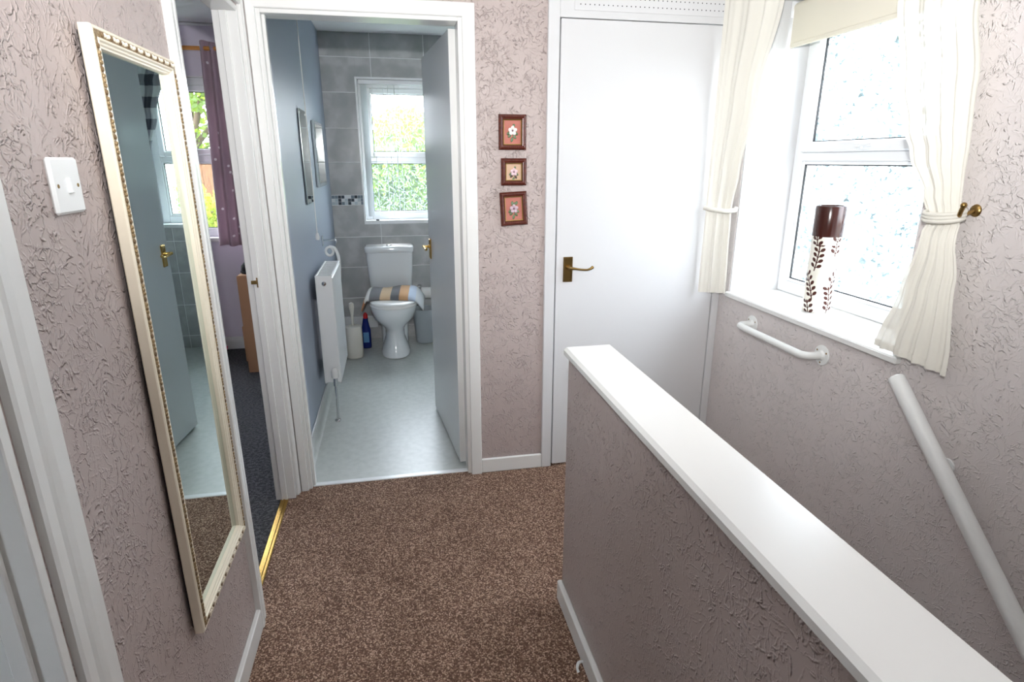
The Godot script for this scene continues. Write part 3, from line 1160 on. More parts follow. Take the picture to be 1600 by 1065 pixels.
func window_toilet() -> void:
	org = Vector3.ZERO
	var st := mb()
	bx(st, Vector3(-0.227, 0.985, ZT - 0.29), Vector3(-0.221, 2.07, ZT - 0.006))
	bx(st, Vector3(0.794, 0.985, ZT - 0.29), Vector3(0.80, 2.07, ZT - 0.006))
	bx(st, Vector3(-0.221, 2.064, ZT - 0.29), Vector3(0.794, 2.07, ZT - 0.006))
	bx(st, Vector3(-0.221, 0.985, ZT - 0.29), Vector3(0.794, 0.992, ZT + 0.002), 0.001)
	struct("trim_12", st, M.upvc)
	var root := setting("window_2", Vector3(0.28, 0.99, ZT - 0.14))
	org = root.position
	casement(root, Vector3(0, 0, ZT - 0.13), Vector3.RIGHT, Vector3.BACK, -0.221, 0.794, 0.992, 2.064, 1.455, 1.525, M.obscure_small, 0.3)
	# vertical blind, slats turned edge-on
	var vb := thing("vertical_blind", "white vertical blind with slats turned edge on in the toilet window", "blind", Vector3(0.28, 2.03, ZT - 0.045))
	st = mb()
	bx(st, Vector3(-0.212, 2.030, ZT - 0.065), Vector3(0.785, 2.062, ZT - 0.020), 0.005)
	obj("head_rail", st, M.upvc, vb)
	var xs := [-0.175, -0.107, -0.024, 0.010, 0.030, 0.060, 0.094, 0.5, 0.53]
	for i in xs.size():
		st = mb()
		var a := deg_to_rad(55.0 if i == 0 else 88.0 + (i % 3) * 2.0)
		obox(st, Vector3(xs[i], 1.525, ZT - 0.043), Basis(Vector3.UP, a), Vector3(0.040, 0.500, 0.0009))
		obj("slat", st, M.slat, vb)
	# checked curtain caught to the side
	var cc := thing("checked_curtain", "grey and white checked curtain caught back beside the toilet window", "curtain", Vector3(0.75, 1.4, ZT + 0.03))
	st = mb()
	var lef := [[2.13, 0.545], [2.0, 0.60], [1.8, 0.66], [1.5, 0.745], [1.38, 0.79]]
	var rig := [[2.13, 0.92], [1.38, 0.84]]
	grid(st, 40, 26, func(u: float, v: float) -> Vector3:
		var y := lerpf(2.13, 1.38, v)
		return Vector3(lerpf(lerp_table(lef, y), lerp_table(rig, y), u), y, ZT + 0.03 + 0.012 * sin(u * 34.0)))
	obj("cloth", st, M.check_cloth, cc)
	st = mb()
	ellipsoid(st, Vector3(0.815, 1.37, ZT + 0.028), Vector3(0.04, 0.018, 0.024))
	obj("tie_band", st, M.check_cloth, cc)
	st = mb()
	tube(st, [Vector3(0.52, 2.125, ZT + 0.03), Vector3(0.945, 2.125, ZT + 0.03)], [0.008, 0.008], 10)
	obj("curtain_wire", st, M.chrome, cc)
	# catch lying on the sill
	org = Vector3(-0.128, 0.992, ZT - 0.03)
	st = mb()
	bx(st, Vector3(-0.143, 0.992, ZT - 0.04), Vector3(-0.115, 1.000, ZT - 0.018), 0.003)
	tag(obj("window_key", st, M.dark), "small dark window key lying on the white toilet sill", "key")

func window_bedroom() -> void:
	org = Vector3.ZERO
	var st := mb()
	bx(st, Vector3(-2.78, 0.872, ZBED - 0.15), Vector3(-1.07, 0.90, ZBED + 0.04), 0.004)
	bx(st, Vector3(-2.75, 2.036, ZBED - 0.25), Vector3(-1.10, 2.04, ZBED))
	struct("trim_13", st, M.gloss_white)
	var root := setting("window_3", Vector3(-1.9, 0.9, ZBED - 0.06))
	org = root.position
	casement(root, Vector3(0, 0, ZBED - 0.05), Vector3.RIGHT, Vector3.BACK, -2.75, -1.10, 0.90, 2.036, 1.455, 1.54, M.clear_glass, 0.5, [-1.92])

func window_side() -> void:
	var root := setting("window_4", Vector3(-1.7, 0.85, 1.36))
	org = root.position
	casement(root, Vector3(0, 0, 1.36), Vector3.LEFT, Vector3.FORWARD, 1.7, 2.4, 0.85, 2.1, 1.46, 1.53, M.clear_glass, 0.5)

func stairs() -> void:
	org = Vector3.ZERO
	var root := setting("stairs", Vector3(1.08, 0, -1.6))
	org = root.position
	for i in 12:
		var st := mb()
		var y := -0.205 * (i + 1)
		var z := -1.6 + 0.205 * i
		bx(st, Vector3(0.627, y - 0.205, z), Vector3(XR, y, z + 0.225), 0.008)
		obj("step", st, M.carpet, root)
	org = Vector3.ZERO
	var st2 := mb()
	bx(st2, Vector3(0.56, -2.8, -1.6), Vector3(XR, -2.66, 1.3))
	struct("floor_downstairs", st2, M.carpet)
	st2 = mb()
	bx(st2, Vector3(0.627, -2.7, -1.66), Vector3(XR, -0.2, -1.6))
	struct("wall_under_landing", st2, M.plaster)

# ------------------------------------------------------------------ things of the landing
func hall_things() -> void:
	wall_mirror()
	light_switch()
	flower_picture("white", Vector3(0.5065, 1.575, ZB), 0.0585, 0.070, 0.0)
	flower_picture("pink", Vector3(0.5125, 1.416, ZB), 0.055, 0.0555, 0.0)
	flower_picture("mauve", Vector3(0.5125, 1.263, ZB), 0.059, 0.071, 3.0)
	grab_rail()
	stair_rail()
	vase()
	# ventilation strip over the cupboard door
	var v := thing("vent_strip", "white perforated ventilation strip above the white cupboard door", "vent", Vector3(1.1, 2.06, ZB + 0.01))
	var st := mb()
	bx(st, Vector3(0.76, 2.040, ZB + 0.010), Vector3(1.452, 2.104, ZB + 0.013), 0.001)
	obj("plate", st, M.door_white, v)
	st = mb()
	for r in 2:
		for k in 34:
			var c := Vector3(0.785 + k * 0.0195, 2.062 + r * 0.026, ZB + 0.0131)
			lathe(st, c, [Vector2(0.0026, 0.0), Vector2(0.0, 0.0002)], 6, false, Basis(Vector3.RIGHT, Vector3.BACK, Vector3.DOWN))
	stuff(obj("painted_hole", st, M.gasket, v))  # flat dark discs, painting in the shade inside the vent holes
	# cup hook lying against the skirting of the half wall
	var h := thing("cable_clip", "tiny white plastic cable clip on carpet beside the half wall", "clip", Vector3(0.468, 0, -1.335))
	st = mb()
	tube(st, bezier([Vector3(0.484, 0.018, -1.345), Vector3(0.470, 0.020, -1.342), Vector3(0.462, 0.012, -1.332), Vector3(0.464, 0.004, -1.322)], 8), [0.004, 0.004, 0.0045, 0.005, 0.005, 0.0045, 0.004, 0.004, 0.005], 8)
	obj("clip_body", st, M.switch_plastic, h)

func wall_mirror() -> void:
	var z0 := -1.212
	var z1 := -1.622
	var y0 := 0.425
	var y1 := 1.682
	var zc := (z0 + z1) / 2
	var yc := (y0 + y1) / 2
	var t := thing("wall_mirror", "tall mirror in a cream and gilt carved frame on the taupe wall", "mirror", Vector3(XL + 0.004, y0, zc))
	var u := Vector3.FORWARD
	var v := Vector3.UP
	var n := Vector3.RIGHT
	var c := Vector3(XL + 0.008, yc, zc)
	var hw := (z0 - z1) / 2
	var hh := (y1 - y0) / 2
	var st := mb()
	frame_loop(st, c, u, v, n, hw, hh, [[0.004, 0.0], [0.0, 0.003], [0.0, 0.020], [0.002, 0.0225], [0.0055, 0.023], [0.0075, 0.021], [0.0175, 0.021], [0.0185, 0.0235], [0.022, 0.0235], [0.0245, 0.020], [0.0275, 0.0195], [0.030, 0.0165], [0.033, 0.016], [0.0345, 0.010], [0.0345, 0.0]])
	obj("frame", st, M.frame_cream, t)
	# gilt channel with carved leaves
	st = mb()
	frame_loop(st, c, u, v, n, hw, hh, [[0.0062, 0.0212], [0.0072, 0.0228], [0.0172, 0.0228], [0.0182, 0.0212]])
	obj("gilt_channel", st, M.frame_gilt, t)
	st = mb()
	var save := org
	org = Vector3.ZERO
	for k in 3:
		ellipsoid(st, Vector3((k - 1) * 0.0075, (absf(k - 1)) * -0.0012, 0.0), Vector3(0.0046, 0.0036, 0.0030), Basis(Vector3(0, 0, 1), (k - 1) * -0.7), 8, 5)
	st.generate_normals()
	var leaf := st.commit()
	st = mb()
	ellipsoid(st, Vector3.ZERO, Vector3(0.0052, 0.0044, 0.0028), Basis.IDENTITY, 8, 5)
	st.generate_normals()
	var bead := st.commit()
	org = save
	var d := 0.0125
	var runs := [[Vector3(0, hh - d, -(hw - d)), Vector3(0, hh - d, hw - d)], [Vector3(0, -hh + d, -(hw - d)), Vector3(0, -hh + d, hw - d)], [Vector3(0, -hh + d, hw - d), Vector3(0, hh - d, hw - d)], [Vector3(0, -hh + d, -hw + d), Vector3(0, hh - d, -hw + d)]]
	for r in runs:
		var a: Vector3 = r[0]
		var b: Vector3 = r[1]
		var L := (b - a).length()
		var step := 0.0185
		var cnt := int(L / step)
		var dir := (b - a) / L
		var bs := Basis(dir, n.cross(dir), n)
		for k in cnt:
			var p := c + a + dir * (step * (k + 0.5)) + n * 0.0232 - org
			if k % 2 == 0:
				meshed("carved_leaf", leaf, M.frame_cream if absf(dir.y) < 0.5 else M.frame_gilt, t, p, bs)
			else:
				meshed("carved_bead", bead, M.frame_brown, t, p, bs)
	st = mb()
	bx(st, Vector3(c.x + 0.002, yc - hh + 0.033, zc - hw + 0.033), Vector3(c.x + 0.0075, yc + hh - 0.033, zc + hw - 0.033), 0.0)
	obj("glass", st, M.mirror_glass, t)
	st = mb()
	bx(st, Vector3(XL + 0.004, yc - hh + 0.01, zc - hw + 0.01), Vector3(c.x + 0.001, yc + hh - 0.01, zc + hw - 0.01), 0.0)
	obj("backing", st, M.dark, t)

func light_switch() -> void:
	var c := Vector3(XL, 1.423, -1.078)
	var t := thing("light_switch", "square white plastic light switch between door frame and tall mirror", "switch", c)
	var st := mb()
	bx(st, c + Vector3(0, -0.043, -0.043), c + Vector3(0.009, 0.043, 0.043), 0.004)
	obj("plate", st, M.switch_plastic, t)
	st = mb()
	obox(st, c + Vector3(0.009, 0, 0), Basis(Vector3(0, 0, 1), deg_to_rad(7)), Vector3(0.0042, 0.0115, 0.0042), 0.001)
	obj("rocker", st, M.switch_plastic, t)
	for s in [-1, 1]:
		st = mb()
		lathe(st, c + Vector3(0.009, 0, s * 0.030), [Vector2(0.0032, 0.0), Vector2(0.003, 0.0006), Vector2(0.0, 0.0006)], 10, false, Basis(Vector3.UP, Vector3.RIGHT, Vector3.BACK * -1))
		obj("screw", st, M.old_brass, t)

func flower_picture(kind: String, c: Vector3, hw: float, hh: float, tilt: float) -> void:
	var label: String = {"white": "small upright mahogany frame with a white china flower on pink", "pink": "small square mahogany frame with a pale pink china flower on buff", "mauve": "small crooked mahogany frame with a mauve china flower on pink"}[kind]
	var t := thing("flower_picture", label, "picture", c, "china flower pictures on the strip of wall")
	t.rotation.z = deg_to_rad(tilt)
	org = Vector3.ZERO
	var o := Vector3(0, 0, 0)
	var st := mb()
	frame_loop(st, o, Vector3.RIGHT, Vector3.UP, Vector3.BACK, hw, hh, [[0.0, 0.0], [0.0, 0.010], [0.002, 0.013], [0.006, 0.018], [0.010, 0.0195], [0.014, 0.017], [0.017, 0.0165], [0.019, 0.013], [0.020, 0.006]])
	obj("frame", st, M.mahogany, t)
	st = mb()
	frame_loop(st, o, Vector3.RIGHT, Vector3.UP, Vector3.BACK, hw - 0.0195, hh - 0.0195, [[0.0, 0.005], [0.0, 0.010], [0.0015, 0.011], [0.004, 0.009], [0.0045, 0.005]])
	obj("gilt_slip", st, M.gilt_slip, t)
	st = mb()
	bx(st, Vector3(-hw + 0.019, -hh + 0.019, 0.001), Vector3(hw - 0.019, hh - 0.019, 0.0055))
	obj("backing", st, M.mat_buff if kind == "pink" else M.mat_pink, t)
	var k := 1.15 if kind == "pink" else 1.35
	var fy := 0.006 if kind == "white" else 0.0
	var f := Vector3(0.0, fy, 0.009)
	st = mb()
	for i in 5:
		var a := TAU * i / 5.0 + 0.3
		ellipsoid(st, f + Vector3(cos(a), sin(a), 0.15) * 0.0078 * k, Vector3(0.0072, 0.0058, 0.0022) * k, Basis(Vector3.BACK, a) * Basis(Vector3.UP, -0.3), 10, 6)
	obj("blossom", st, {"white": M.flower_white, "pink": M.flower_pink, "mauve": M.flower_mauve}[kind], t)
	st = mb()
	ellipsoid(st, f + Vector3(0, 0, 0.003), Vector3(0.003, 0.003, 0.002) * k, Basis.IDENTITY, 8, 6)
	obj("flower_heart", st, M.flower_heart, t)
	var leaves := [[-2.1, 0.017, 0.012], [-1.2, 0.019, 0.012], [-1.62, 0.026, 0.013], [-2.6, 0.015, 0.010], [-0.6, 0.015, 0.010], [1.3, 0.016, 0.008]]
	if kind == "mauve":
		leaves.append_array([[1.8, 0.017, 0.012], [1.05, 0.020, 0.010]])
	for i in leaves.size():
		st = mb()
		var e: Array = leaves[i]
		var p: Vector3 = f + Vector3(cos(e[0]), sin(e[0]), -0.1) * e[1] * k
		ellipsoid(st, p, Vector3(e[2] * 0.62, 0.0042, 0.0016) * k, Basis(Vector3.BACK, e[0] + (0.25 if i % 2 else -0.25)), 8, 6)
		obj("leaf", st, M.leaf_dark if kind == "pink" and i < 2 else M.leaf_glaze, t)

func grab_rail() -> void:
	var t := thing("grab_rail", "short white tubular grab rail on the wall under the landing window", "grab rail", Vector3(XR, 0.773, -2.03))
	var y := 0.773
	var st := mb()
	var a := Vector3(XR - 0.004, y, -2.253)
	var b := Vector3(XR - 0.004, y, -1.806)
	var pts := [a, Vector3(XR - 0.035, y, -2.253)]
	for i in 7:
		var q := PI / 2 * i / 6.0
		pts.append(Vector3(XR - 0.040 - 0.035 * sin(q), y, -2.253 + 0.035 * (1 - cos(q))))
	for i in 7:
		var q := PI / 2 * i / 6.0
		pts.append(Vector3(XR - 0.040 - 0.035 * cos(q), y, -1.806 - 0.035 * (1 - sin(q))))
	pts.append(Vector3(XR - 0.035, y, -1.806))
	pts.append(b)
	tube(st, pts, [0.0145], 16)
	obj("bar", st, M.rail_paint, t)
	for p in [a, b]:
		st = mb()
		lathe(st, Vector3(XR, y, p.z), [Vector2(0.038, 0.0), Vector2(0.038, 0.003), Vector2(0.036, 0.005), Vector2(0.020, 0.0055), Vector2(0.0155, 0.012), Vector2(0.0, 0.012)], 28, false, Basis(Vector3.UP, Vector3.LEFT, Vector3.FORWARD * -1) if Vector3.UP.cross(Vector3.LEFT).dot(Vector3.BACK) > 0 else Basis(Vector3.DOWN, Vector3.LEFT, Vector3.BACK))
		var fl := obj("flange", st, M.rail_paint, t)
		for k in 3:
			var q := TAU * k / 3.0 + 0.5
			st = mb()
			ellipsoid(st, Vector3(XR - 0.0052, y + sin(q) * 0.028, p.z + cos(q) * 0.028), Vector3(0.0012, 0.0038, 0.0038), Basis.IDENTITY, 8, 6)
			obj("screw", st, M.old_brass, fl)

func stair_rail() -> void:
	var t := thing("stair_handrail", "round white painted handrail sloping down the stair wall", "handrail", Vector3(1.46, 0.0, -0.6))
	var dir := Vector3(0, -0.699, 0.715).normalized()
	var s := Vector3(1.462, 0.838, -1.413)
	var st := mb()
	var pts := [s, s + dir * 0.002, s + dir * 0.006]
	var rr := [0.016, 0.020, 0.0235]
	for k in 24:
		pts.append(s + dir * (0.03 + k * 0.125))
		rr.append(0.0235)
	tube(st, pts, rr, 20)
	obj("rail", st, M.rail_paint, t)
	for d in [0.235, 1.25, 2.25]:
		var p: Vector3 = s + dir * d
		st = mb()
		var under := p + Vector3(0, -0.024, 0)
		tube(st, bezier([under, under + Vector3(0.004, -0.022, 0), under + Vector3(0.03, -0.035, 0), Vector3(XR - 0.004, under.y - 0.03, under.z)], 10), [0.006], 10)
		obox(st, under + Vector3(0, 0.001, 0), Basis(Vector3.RIGHT, dir, Vector3.RIGHT.cross(dir)), Vector3(0.010, 0.03, 0.0025), 0.001)
		lathe(st, Vector3(XR, under.y - 0.03, under.z), [Vector2(0.022, 0.0), Vector2(0.021, 0.004), Vector2(0.0, 0.005)], 16, false, Basis(Vector3.DOWN, Vector3.LEFT, Vector3.BACK))
		obj("bracket", st, M.rail_paint, t)

func vase() -> void:
	var c := Vector3(1.672, 0.875, -2.052)
	var t := thing("vase", "tall cylindrical cream vase with brown sprig pattern and brown neck", "vase", c)
	t.rotation.y = 0.4
	org = Vector3.ZERO
	var st := mb()
	lathe(st, Vector3.ZERO, [Vector2(0.0, 0.0), Vector2(0.049, 0.0), Vector2(0.052, 0.003), Vector2(0.054, 0.02), Vector2(0.054, 0.303)], 40, true)
	obj("body", st, M.vase_body, t)
	st = mb()
	lathe(st, Vector3.ZERO, [Vector2(0.0543, 0.303), Vector2(0.055, 0.306), Vector2(0.055, 0.414), Vector2(0.053, 0.419), Vector2(0.0495, 0.420), Vector2(0.047, 0.418), Vector2(0.046, 0.32), Vector2(0.0, 0.318)], 40)
	obj("neck", st, M.vase_brown, t)

# sheer curtain hung between a rod and a tie. lef/rig: [y, position] down the edges; f maps position to the wall
func sheer(t: Node, y0: float, y1: float, lef: Array, rig: Array, place: Callable, folds: float, nu := 70, nv := 60) -> void:
	var st := mb()
	grid(st, nu, nv, func(u: float, v: float) -> Vector3:
		var y := lerpf(y0, y1, v)
		var a := lerpf(lerp_table(lef, y), lerp_table(rig, y), u)
		return place.call(a, y, u, sin(u * folds + 0.7 * sin(u * 9.0)) + 0.35 * sin(u * folds * 2.3 + y * 2.0)))
	obj("cloth", st, M.sheer, t)

func landing_curtains() -> void:
	# right curtain, gathered by its band onto a brass hook
	var t := thing("sheer_curtain", "sheer cream curtain gathered to a brass hook beside the landing window", "curtain", Vector3(1.48, 0.9, -1.40))
	var lef := [[2.28, -1.74], [1.92, -1.68], [1.68, -1.622], [1.552, -1.575], [1.48, -1.537], [1.375, -1.470], [1.30, -1.432], [1.24, -1.436], [1.10, -1.47], [0.905, -1.525]]
	var rig := [[2.28, -1.42], [1.85, -1.402], [1.65, -1.36], [1.46, -1.345], [1.32, -1.335], [1.26, -1.318], [1.15, -1.292], [0.905, -1.262]]
	sheer(t, 2.28, 0.905, lef, rig, func(a: float, y: float, u: float, w: float) -> Vector3:
		var near := 0.0065 if y > 1.36 or y < 1.26 else 0.004
		return Vector3(1.484 + near * w - (0.012 if y < 1.28 else 0.0), y - (0.012 * u if y < 0.95 else 0.0), a), 30.0)
	var st := mb()
	var ring := []
	for k in 15:
		var q := TAU * k / 14.0
		ring.append(Vector3(1.484 + 0.030 * cos(q), 1.318 + 0.016 * sin(q) * 0.5 + 0.010 * cos(q + 0.6), -1.385 + 0.056 * sin(q)))
	for k in 3:
		var sh := []
		for p in ring:
			sh.append(p + Vector3(0, (k - 1) * 0.009, 0))
		tube(st, sh, [0.006], 8, false)
	obj("tie_band", st, M.sheer, t)
	# hem
	st = mb()
	grid(st, 50, 2, func(u: float, v: float) -> Vector3:
		var a := lerpf(-1.5255, -1.2615, u)
		var w := sin(u * 30.0 + 0.7 * sin(u * 9.0)) + 0.35 * sin(u * 30.0 * 2.3 + 1.8)
		return Vector3(1.4705 + 0.0065 * w, 0.925 - v * 0.022 - 0.012 * u, a))
	obj("hem", st, M.sheer, t)
	var hk := thing("tieback_hook", "brass curtain hook fixed to the wall beside the landing window", "hook", Vector3(XR, 1.33, -1.35))
	st = mb()
	lathe(st, Vector3(XR, 1.333, -1.335), [Vector2(0.017, 0.0), Vector2(0.015, 0.004), Vector2(0.009, 0.007), Vector2(0.0, 0.008)], 16, false, Basis(Vector3.DOWN, Vector3.LEFT, Vector3.BACK))
	obj("rose", st, M.old_brass, hk)
	st = mb()
	tube(st, bezier([Vector3(XR - 0.004, 1.333, -1.335), Vector3(XR - 0.025, 1.325, -1.337), Vector3(XR - 0.045, 1.318, -1.335), Vector3(XR - 0.060, 1.326, -1.325), Vector3(XR - 0.062, 1.345, -1.318)], 14), [0.0055], 10)
	ellipsoid(st, Vector3(XR - 0.062, 1.349, -1.317), Vector3(0.008, 0.008, 0.008), Basis.IDENTITY, 10, 8)
	obj("hook", st, M.old_brass, hk)
	# left curtain in the corner with the cupboard
	t = thing("sheer_curtain", "sheer cream curtain hanging in the corner beside the white cupboard door", "curtain", Vector3(1.45, 0.9, -2.45))
	lef = [[2.28, -2.53], [1.25, -2.535], [0.86, -2.54]]
	rig = [[2.28, -2.20], [2.05, -2.235], [1.7, -2.34], [1.40, -2.415], [1.24, -2.445], [1.15, -2.44], [0.86, -2.425]]
	sheer(t, 2.28, 0.862, lef, rig, func(a: float, y: float, u: float, w: float) -> Vector3:
		return Vector3(lerpf(1.408, 1.488, smoothstep(0.0, 1.0, u)) + 0.006 * w, y + 0.012 * u, a), 24.0)
	st = mb()
	tube(st, [Vector3(1.40, 1.255, -2.53), Vector3(1.412, 1.25, -2.49), Vector3(1.46, 1.245, -2.445), Vector3(1.50, 1.25, -2.44), Vector3(1.52, 1.255, -2.47)], [0.010], 8)
	obj("tie_band", st, M.sheer, t)
	# pole
	var p := thing("curtain_pole", "thin white curtain pole above the landing window", "curtain pole", Vector3(1.48, 2.28, -2.0))
	st = mb()
	tube(st, [Vector3(1.48, 2.285, -2.54), Vector3(1.48, 2.285, -1.25)], [0.009, 0.009], 12)
	obj("pole", st, M.upvc, p)
	st = mb()
	for z in [-2.548, -1.245]:
		st = mb()
		tube(st, [Vector3(1.48, 2.285, z), Vector3(XR, 2.285, z)], [0.007, 0.007], 8)
		obj("bracket", st, M.upvc, p)

# ------------------------------------------------------------------ toilet room
func toilet_things() -> void:
	toilet()
	radiator()
	var st := mb()
	# towel folded over the lid
	var tw := thing("towel", "folded towel striped grey, tan and orange lying on the toilet lid", "towel", Vector3(-0.03, 0.43, -4.62))
	grid(st, 44, 24, func(u: float, v: float) -> Vector3:
		var x := lerpf(-0.262, 0.200, u)
		var a := TAU * v
		var e := 1.0 - pow(absf(u * 2.0 - 1.0), 5.0) * 0.55
		var top := 0.036 * e + 0.006 * sin(u * 13.0)
		var y := 0.470 + sin(a) * (top if sin(a) > 0 else 0.030)
		var droop := pow(maxf(0.0, (u - 0.80) / 0.20), 2.0) * 0.085 + pow(maxf(0.0, (0.10 - u) / 0.10), 2.0) * 0.075
		var z := -4.64 + signf(cos(a)) * pow(absf(cos(a)), 0.7) * (0.165 - 0.03 * sin(u * 5.0))
		if cos(a) > 0:
			y -= 0.020 * cos(a)
		return Vector3(x - 0.02 * cos(a), y - droop, z), true)
	obj("cloth", st, M.towel, tw)
	# brush
	var c := Vector3(-0.355, 0, -4.52)
	var b := thing("toilet_brush", "cream plastic toilet brush standing in its round holder", "toilet brush", c)
	st = mb()
	lathe(st, c, [Vector2(0.0, 0.0), Vector2(0.064, 0.0), Vector2(0.066, 0.004), Vector2(0.067, 0.235), Vector2(0.064, 0.245), Vector2(0.03, 0.252), Vector2(0.0, 0.253)], 28)
	obj("holder", st, M.brush_plastic, b)
	st = mb()
	lathe(st, c, [Vector2(0.010, 0.25), Vector2(0.010, 0.33), Vector2(0.016, 0.37), Vector2(0.020, 0.40), Vector2(0.017, 0.425), Vector2(0.0, 0.435)], 16)
	obj("handle", st, M.brush_plastic, b)
	# cleaner bottle
	c = Vector3(-0.272, 0, -4.74)
	b = thing("cleaner_bottle", "dark blue cleaner bottle with a red cap beside the toilet", "bottle", c)
	st = mb()
	loft(st, [[c, 0.034, 0.024, 2.6], [c + Vector3(0, 0.006, 0), 0.037, 0.027, 2.6], [c + Vector3(0, 0.15, 0), 0.037, 0.027, 2.6], [c + Vector3(0, 0.19, 0), 0.028, 0.022, 2.3], [c + Vector3(0, 0.225, 0), 0.022, 0.018, 2.0], [c + Vector3(0.003, 0.25, 0), 0.020, 0.017, 2.0]], 24)
	obj("body", st, M.bottle_blue, b)
	st = mb()
	loft(st, [[c + Vector3(0.003, 0.248, 0), 0.019, 0.019], [c + Vector3(0.003, 0.275, 0), 0.018, 0.018], [c + Vector3(0.003, 0.290, 0), 0.011, 0.011], [c + Vector3(0.003, 0.295, 0), 0.004, 0.004]], 16)
	obj("cap", st, M.bottle_red, b)
	st = mb()
	bx(st, c + Vector3(-0.022, 0.05, 0.024), c + Vector3(0.022, 0.135, 0.0282), 0.001)
	obj("label", st, M.bottle_label, b)
	# bin
	c = Vector3(0.208, 0, -4.83)
	b = thing("waste_bin", "grey plastic waste bin on the floor right of the toilet", "bin", c)
	st = mb()
	lathe(st, c, [Vector2(0.0, 0.0), Vector2(0.074, 0.0), Vector2(0.078, 0.006), Vector2(0.098, 0.28), Vector2(0.102, 0.285), Vector2(0.100, 0.29), Vector2(0.095, 0.285), Vector2(0.074, 0.01), Vector2(0.0, 0.008)], 28)
	obj("body", st, M.bin_plastic, b)
	# roll holder on the tiles
	b = thing("toilet_roll_holder", "chrome holder with a white toilet roll on the tiled wall", "roll holder", Vector3(0.19, 0.42, ZT))
	st = mb()
	lathe(st, Vector3(0.185, 0.43, ZT), [Vector2(0.022, 0.0), Vector2(0.020, 0.006), Vector2(0.0, 0.007)], 16, false, Basis(Vector3.RIGHT, Vector3.BACK, Vector3.DOWN))
	tube(st, bezier([Vector3(0.185, 0.43, ZT), Vector3(0.185, 0.425, ZT + 0.05), Vector3(0.185, 0.40, ZT + 0.08), Vector3(0.21, 0.39, ZT + 0.085), Vector3(0.30, 0.39, ZT + 0.085)], 16), [0.005], 8)
	obj("bracket", st, M.chrome, b)
	st = mb()
	tube(st, [Vector3(0.195, 0.39, ZT + 0.085), Vector3(0.295, 0.39, ZT + 0.085)], [0.05, 0.05], 24)
	obj("roll", st, M.paper, b)
	# frameless mirrors on the left wall
	b = thing("frameless_mirror", "frameless rectangular mirror on clips on the blue toilet wall", "mirror", Vector3(TXL, 1.22, -3.68))
	st = mb()
	bx(st, Vector3(TXL + 0.006, 1.225, -3.80), Vector3(TXL + 0.012, 1.735, -3.555), 0.001)
	obj("glass", st, M.mirror_glass, b)
	for y in [1.245, 1.715]:
		for z in [-3.785, -3.57]:
			st = mb()
			bx(st, Vector3(TXL, y - 0.006, z - 0.006), Vector3(TXL + 0.015, y + 0.006, z + 0.006), 0.002)
			obj("clip", st, M.chrome, b)
	b = thing("wall_plaque", "pale glass wall plaque hung beyond the frameless mirror", "plaque", Vector3(TXL, 1.3, -4.35))
	st = mb()
	bx(st, Vector3(TXL + 0.002, 1.295, -4.58), Vector3(TXL + 0.02, 1.71, -4.13), 0.004)
	obj("panel", st, M.mosaic_1, b)
	st = mb()
	bx(st, Vector3(TXL + 0.019, 1.32, -4.555), Vector3(TXL + 0.022, 1.69, -4.155), 0.001)
	obj("glass", st, M.mirror_glass, b)
	# pull cord
	b = thing("pull_cord", "white light pull cord hanging from the toilet ceiling", "pull cord", Vector3(-0.45, 1.0, -3.68))
	st = mb()
	lathe(st, Vector3(-0.45, CEIL, -3.68), [Vector2(0.0, -0.03), Vector2(0.035, -0.028), Vector2(0.04, 0.0)], 20)
	obj("ceiling_rose", st, M.upvc, b)
	st = mb()
	tube(st, [Vector3(-0.45, CEIL - 0.02, -3.68), Vector3(-0.45, 1.05, -3.68)], [0.0032, 0.0032], 6)
	obj("cord", st, M.cord_white, b)
	st = mb()
	lathe(st, Vector3(-0.45, 1.01, -3.68), [Vector2(0.0, 0.0), Vector2(0.011, 0.003), Vector2(0.013, 0.02), Vector2(0.007, 0.042), Vector2(0.0, 0.045)], 12)
	obj("pull", st, M.cord_white, b)
	# hook with a looped white strap
	b = thing("robe_hook", "chrome robe hook on the blue toilet wall above the radiator", "hook", Vector3(TXL, 0.95, -4.12))
	st = mb()
	bx(st, Vector3(TXL, 0.915, -4.145), Vector3(TXL + 0.008, 0.985, -4.115), 0.003)
	tube(st, bezier([Vector3(TXL + 0.004, 0.955, -4.13), Vector3(TXL + 0.05, 0.955, -4.13), Vector3(TXL + 0.085, 0.955, -4.13), Vector3(TXL + 0.092, 0.93, -4.13)], 12), [0.006], 8)
	obj("hook", st, M.chrome, b)
	b = thing("looped_strap", "white plastic strap with a round loop hanging behind the radiator", "strap", Vector3(-0.39, 0.7, -4.13))
	st = mb()
	var loop := []
	for k in 25:
		var q := TAU * k / 24.0
		loop.append(Vector3(-0.435 + 0.024 * cos(q), 0.882 + 0.028 * sin(q), -4.11))
	tube(st, loop, [0.009], 8)
	tube(st, bezier([Vector3(-0.435, 0.912, -4.11), Vector3(-0.400, 0.902, -4.105), Vector3(-0.380, 0.85, -4.10), Vector3(-0.378, 0.78, -4.10), Vector3(-0.384, 0.70, -4.10)], 16), [0.011], 10)
	obj("strap", st, M.seat_plastic, b)
	# boxed pipe run at the foot of the tiles
	org = Vector3.ZERO
	st = mb()
	bx(st, Vector3(TXL, 0.10, ZT), Vector3(-0.18, 0.20, ZT + 0.05), 0.004)
	struct("trim_14", st, M.toilet_door)

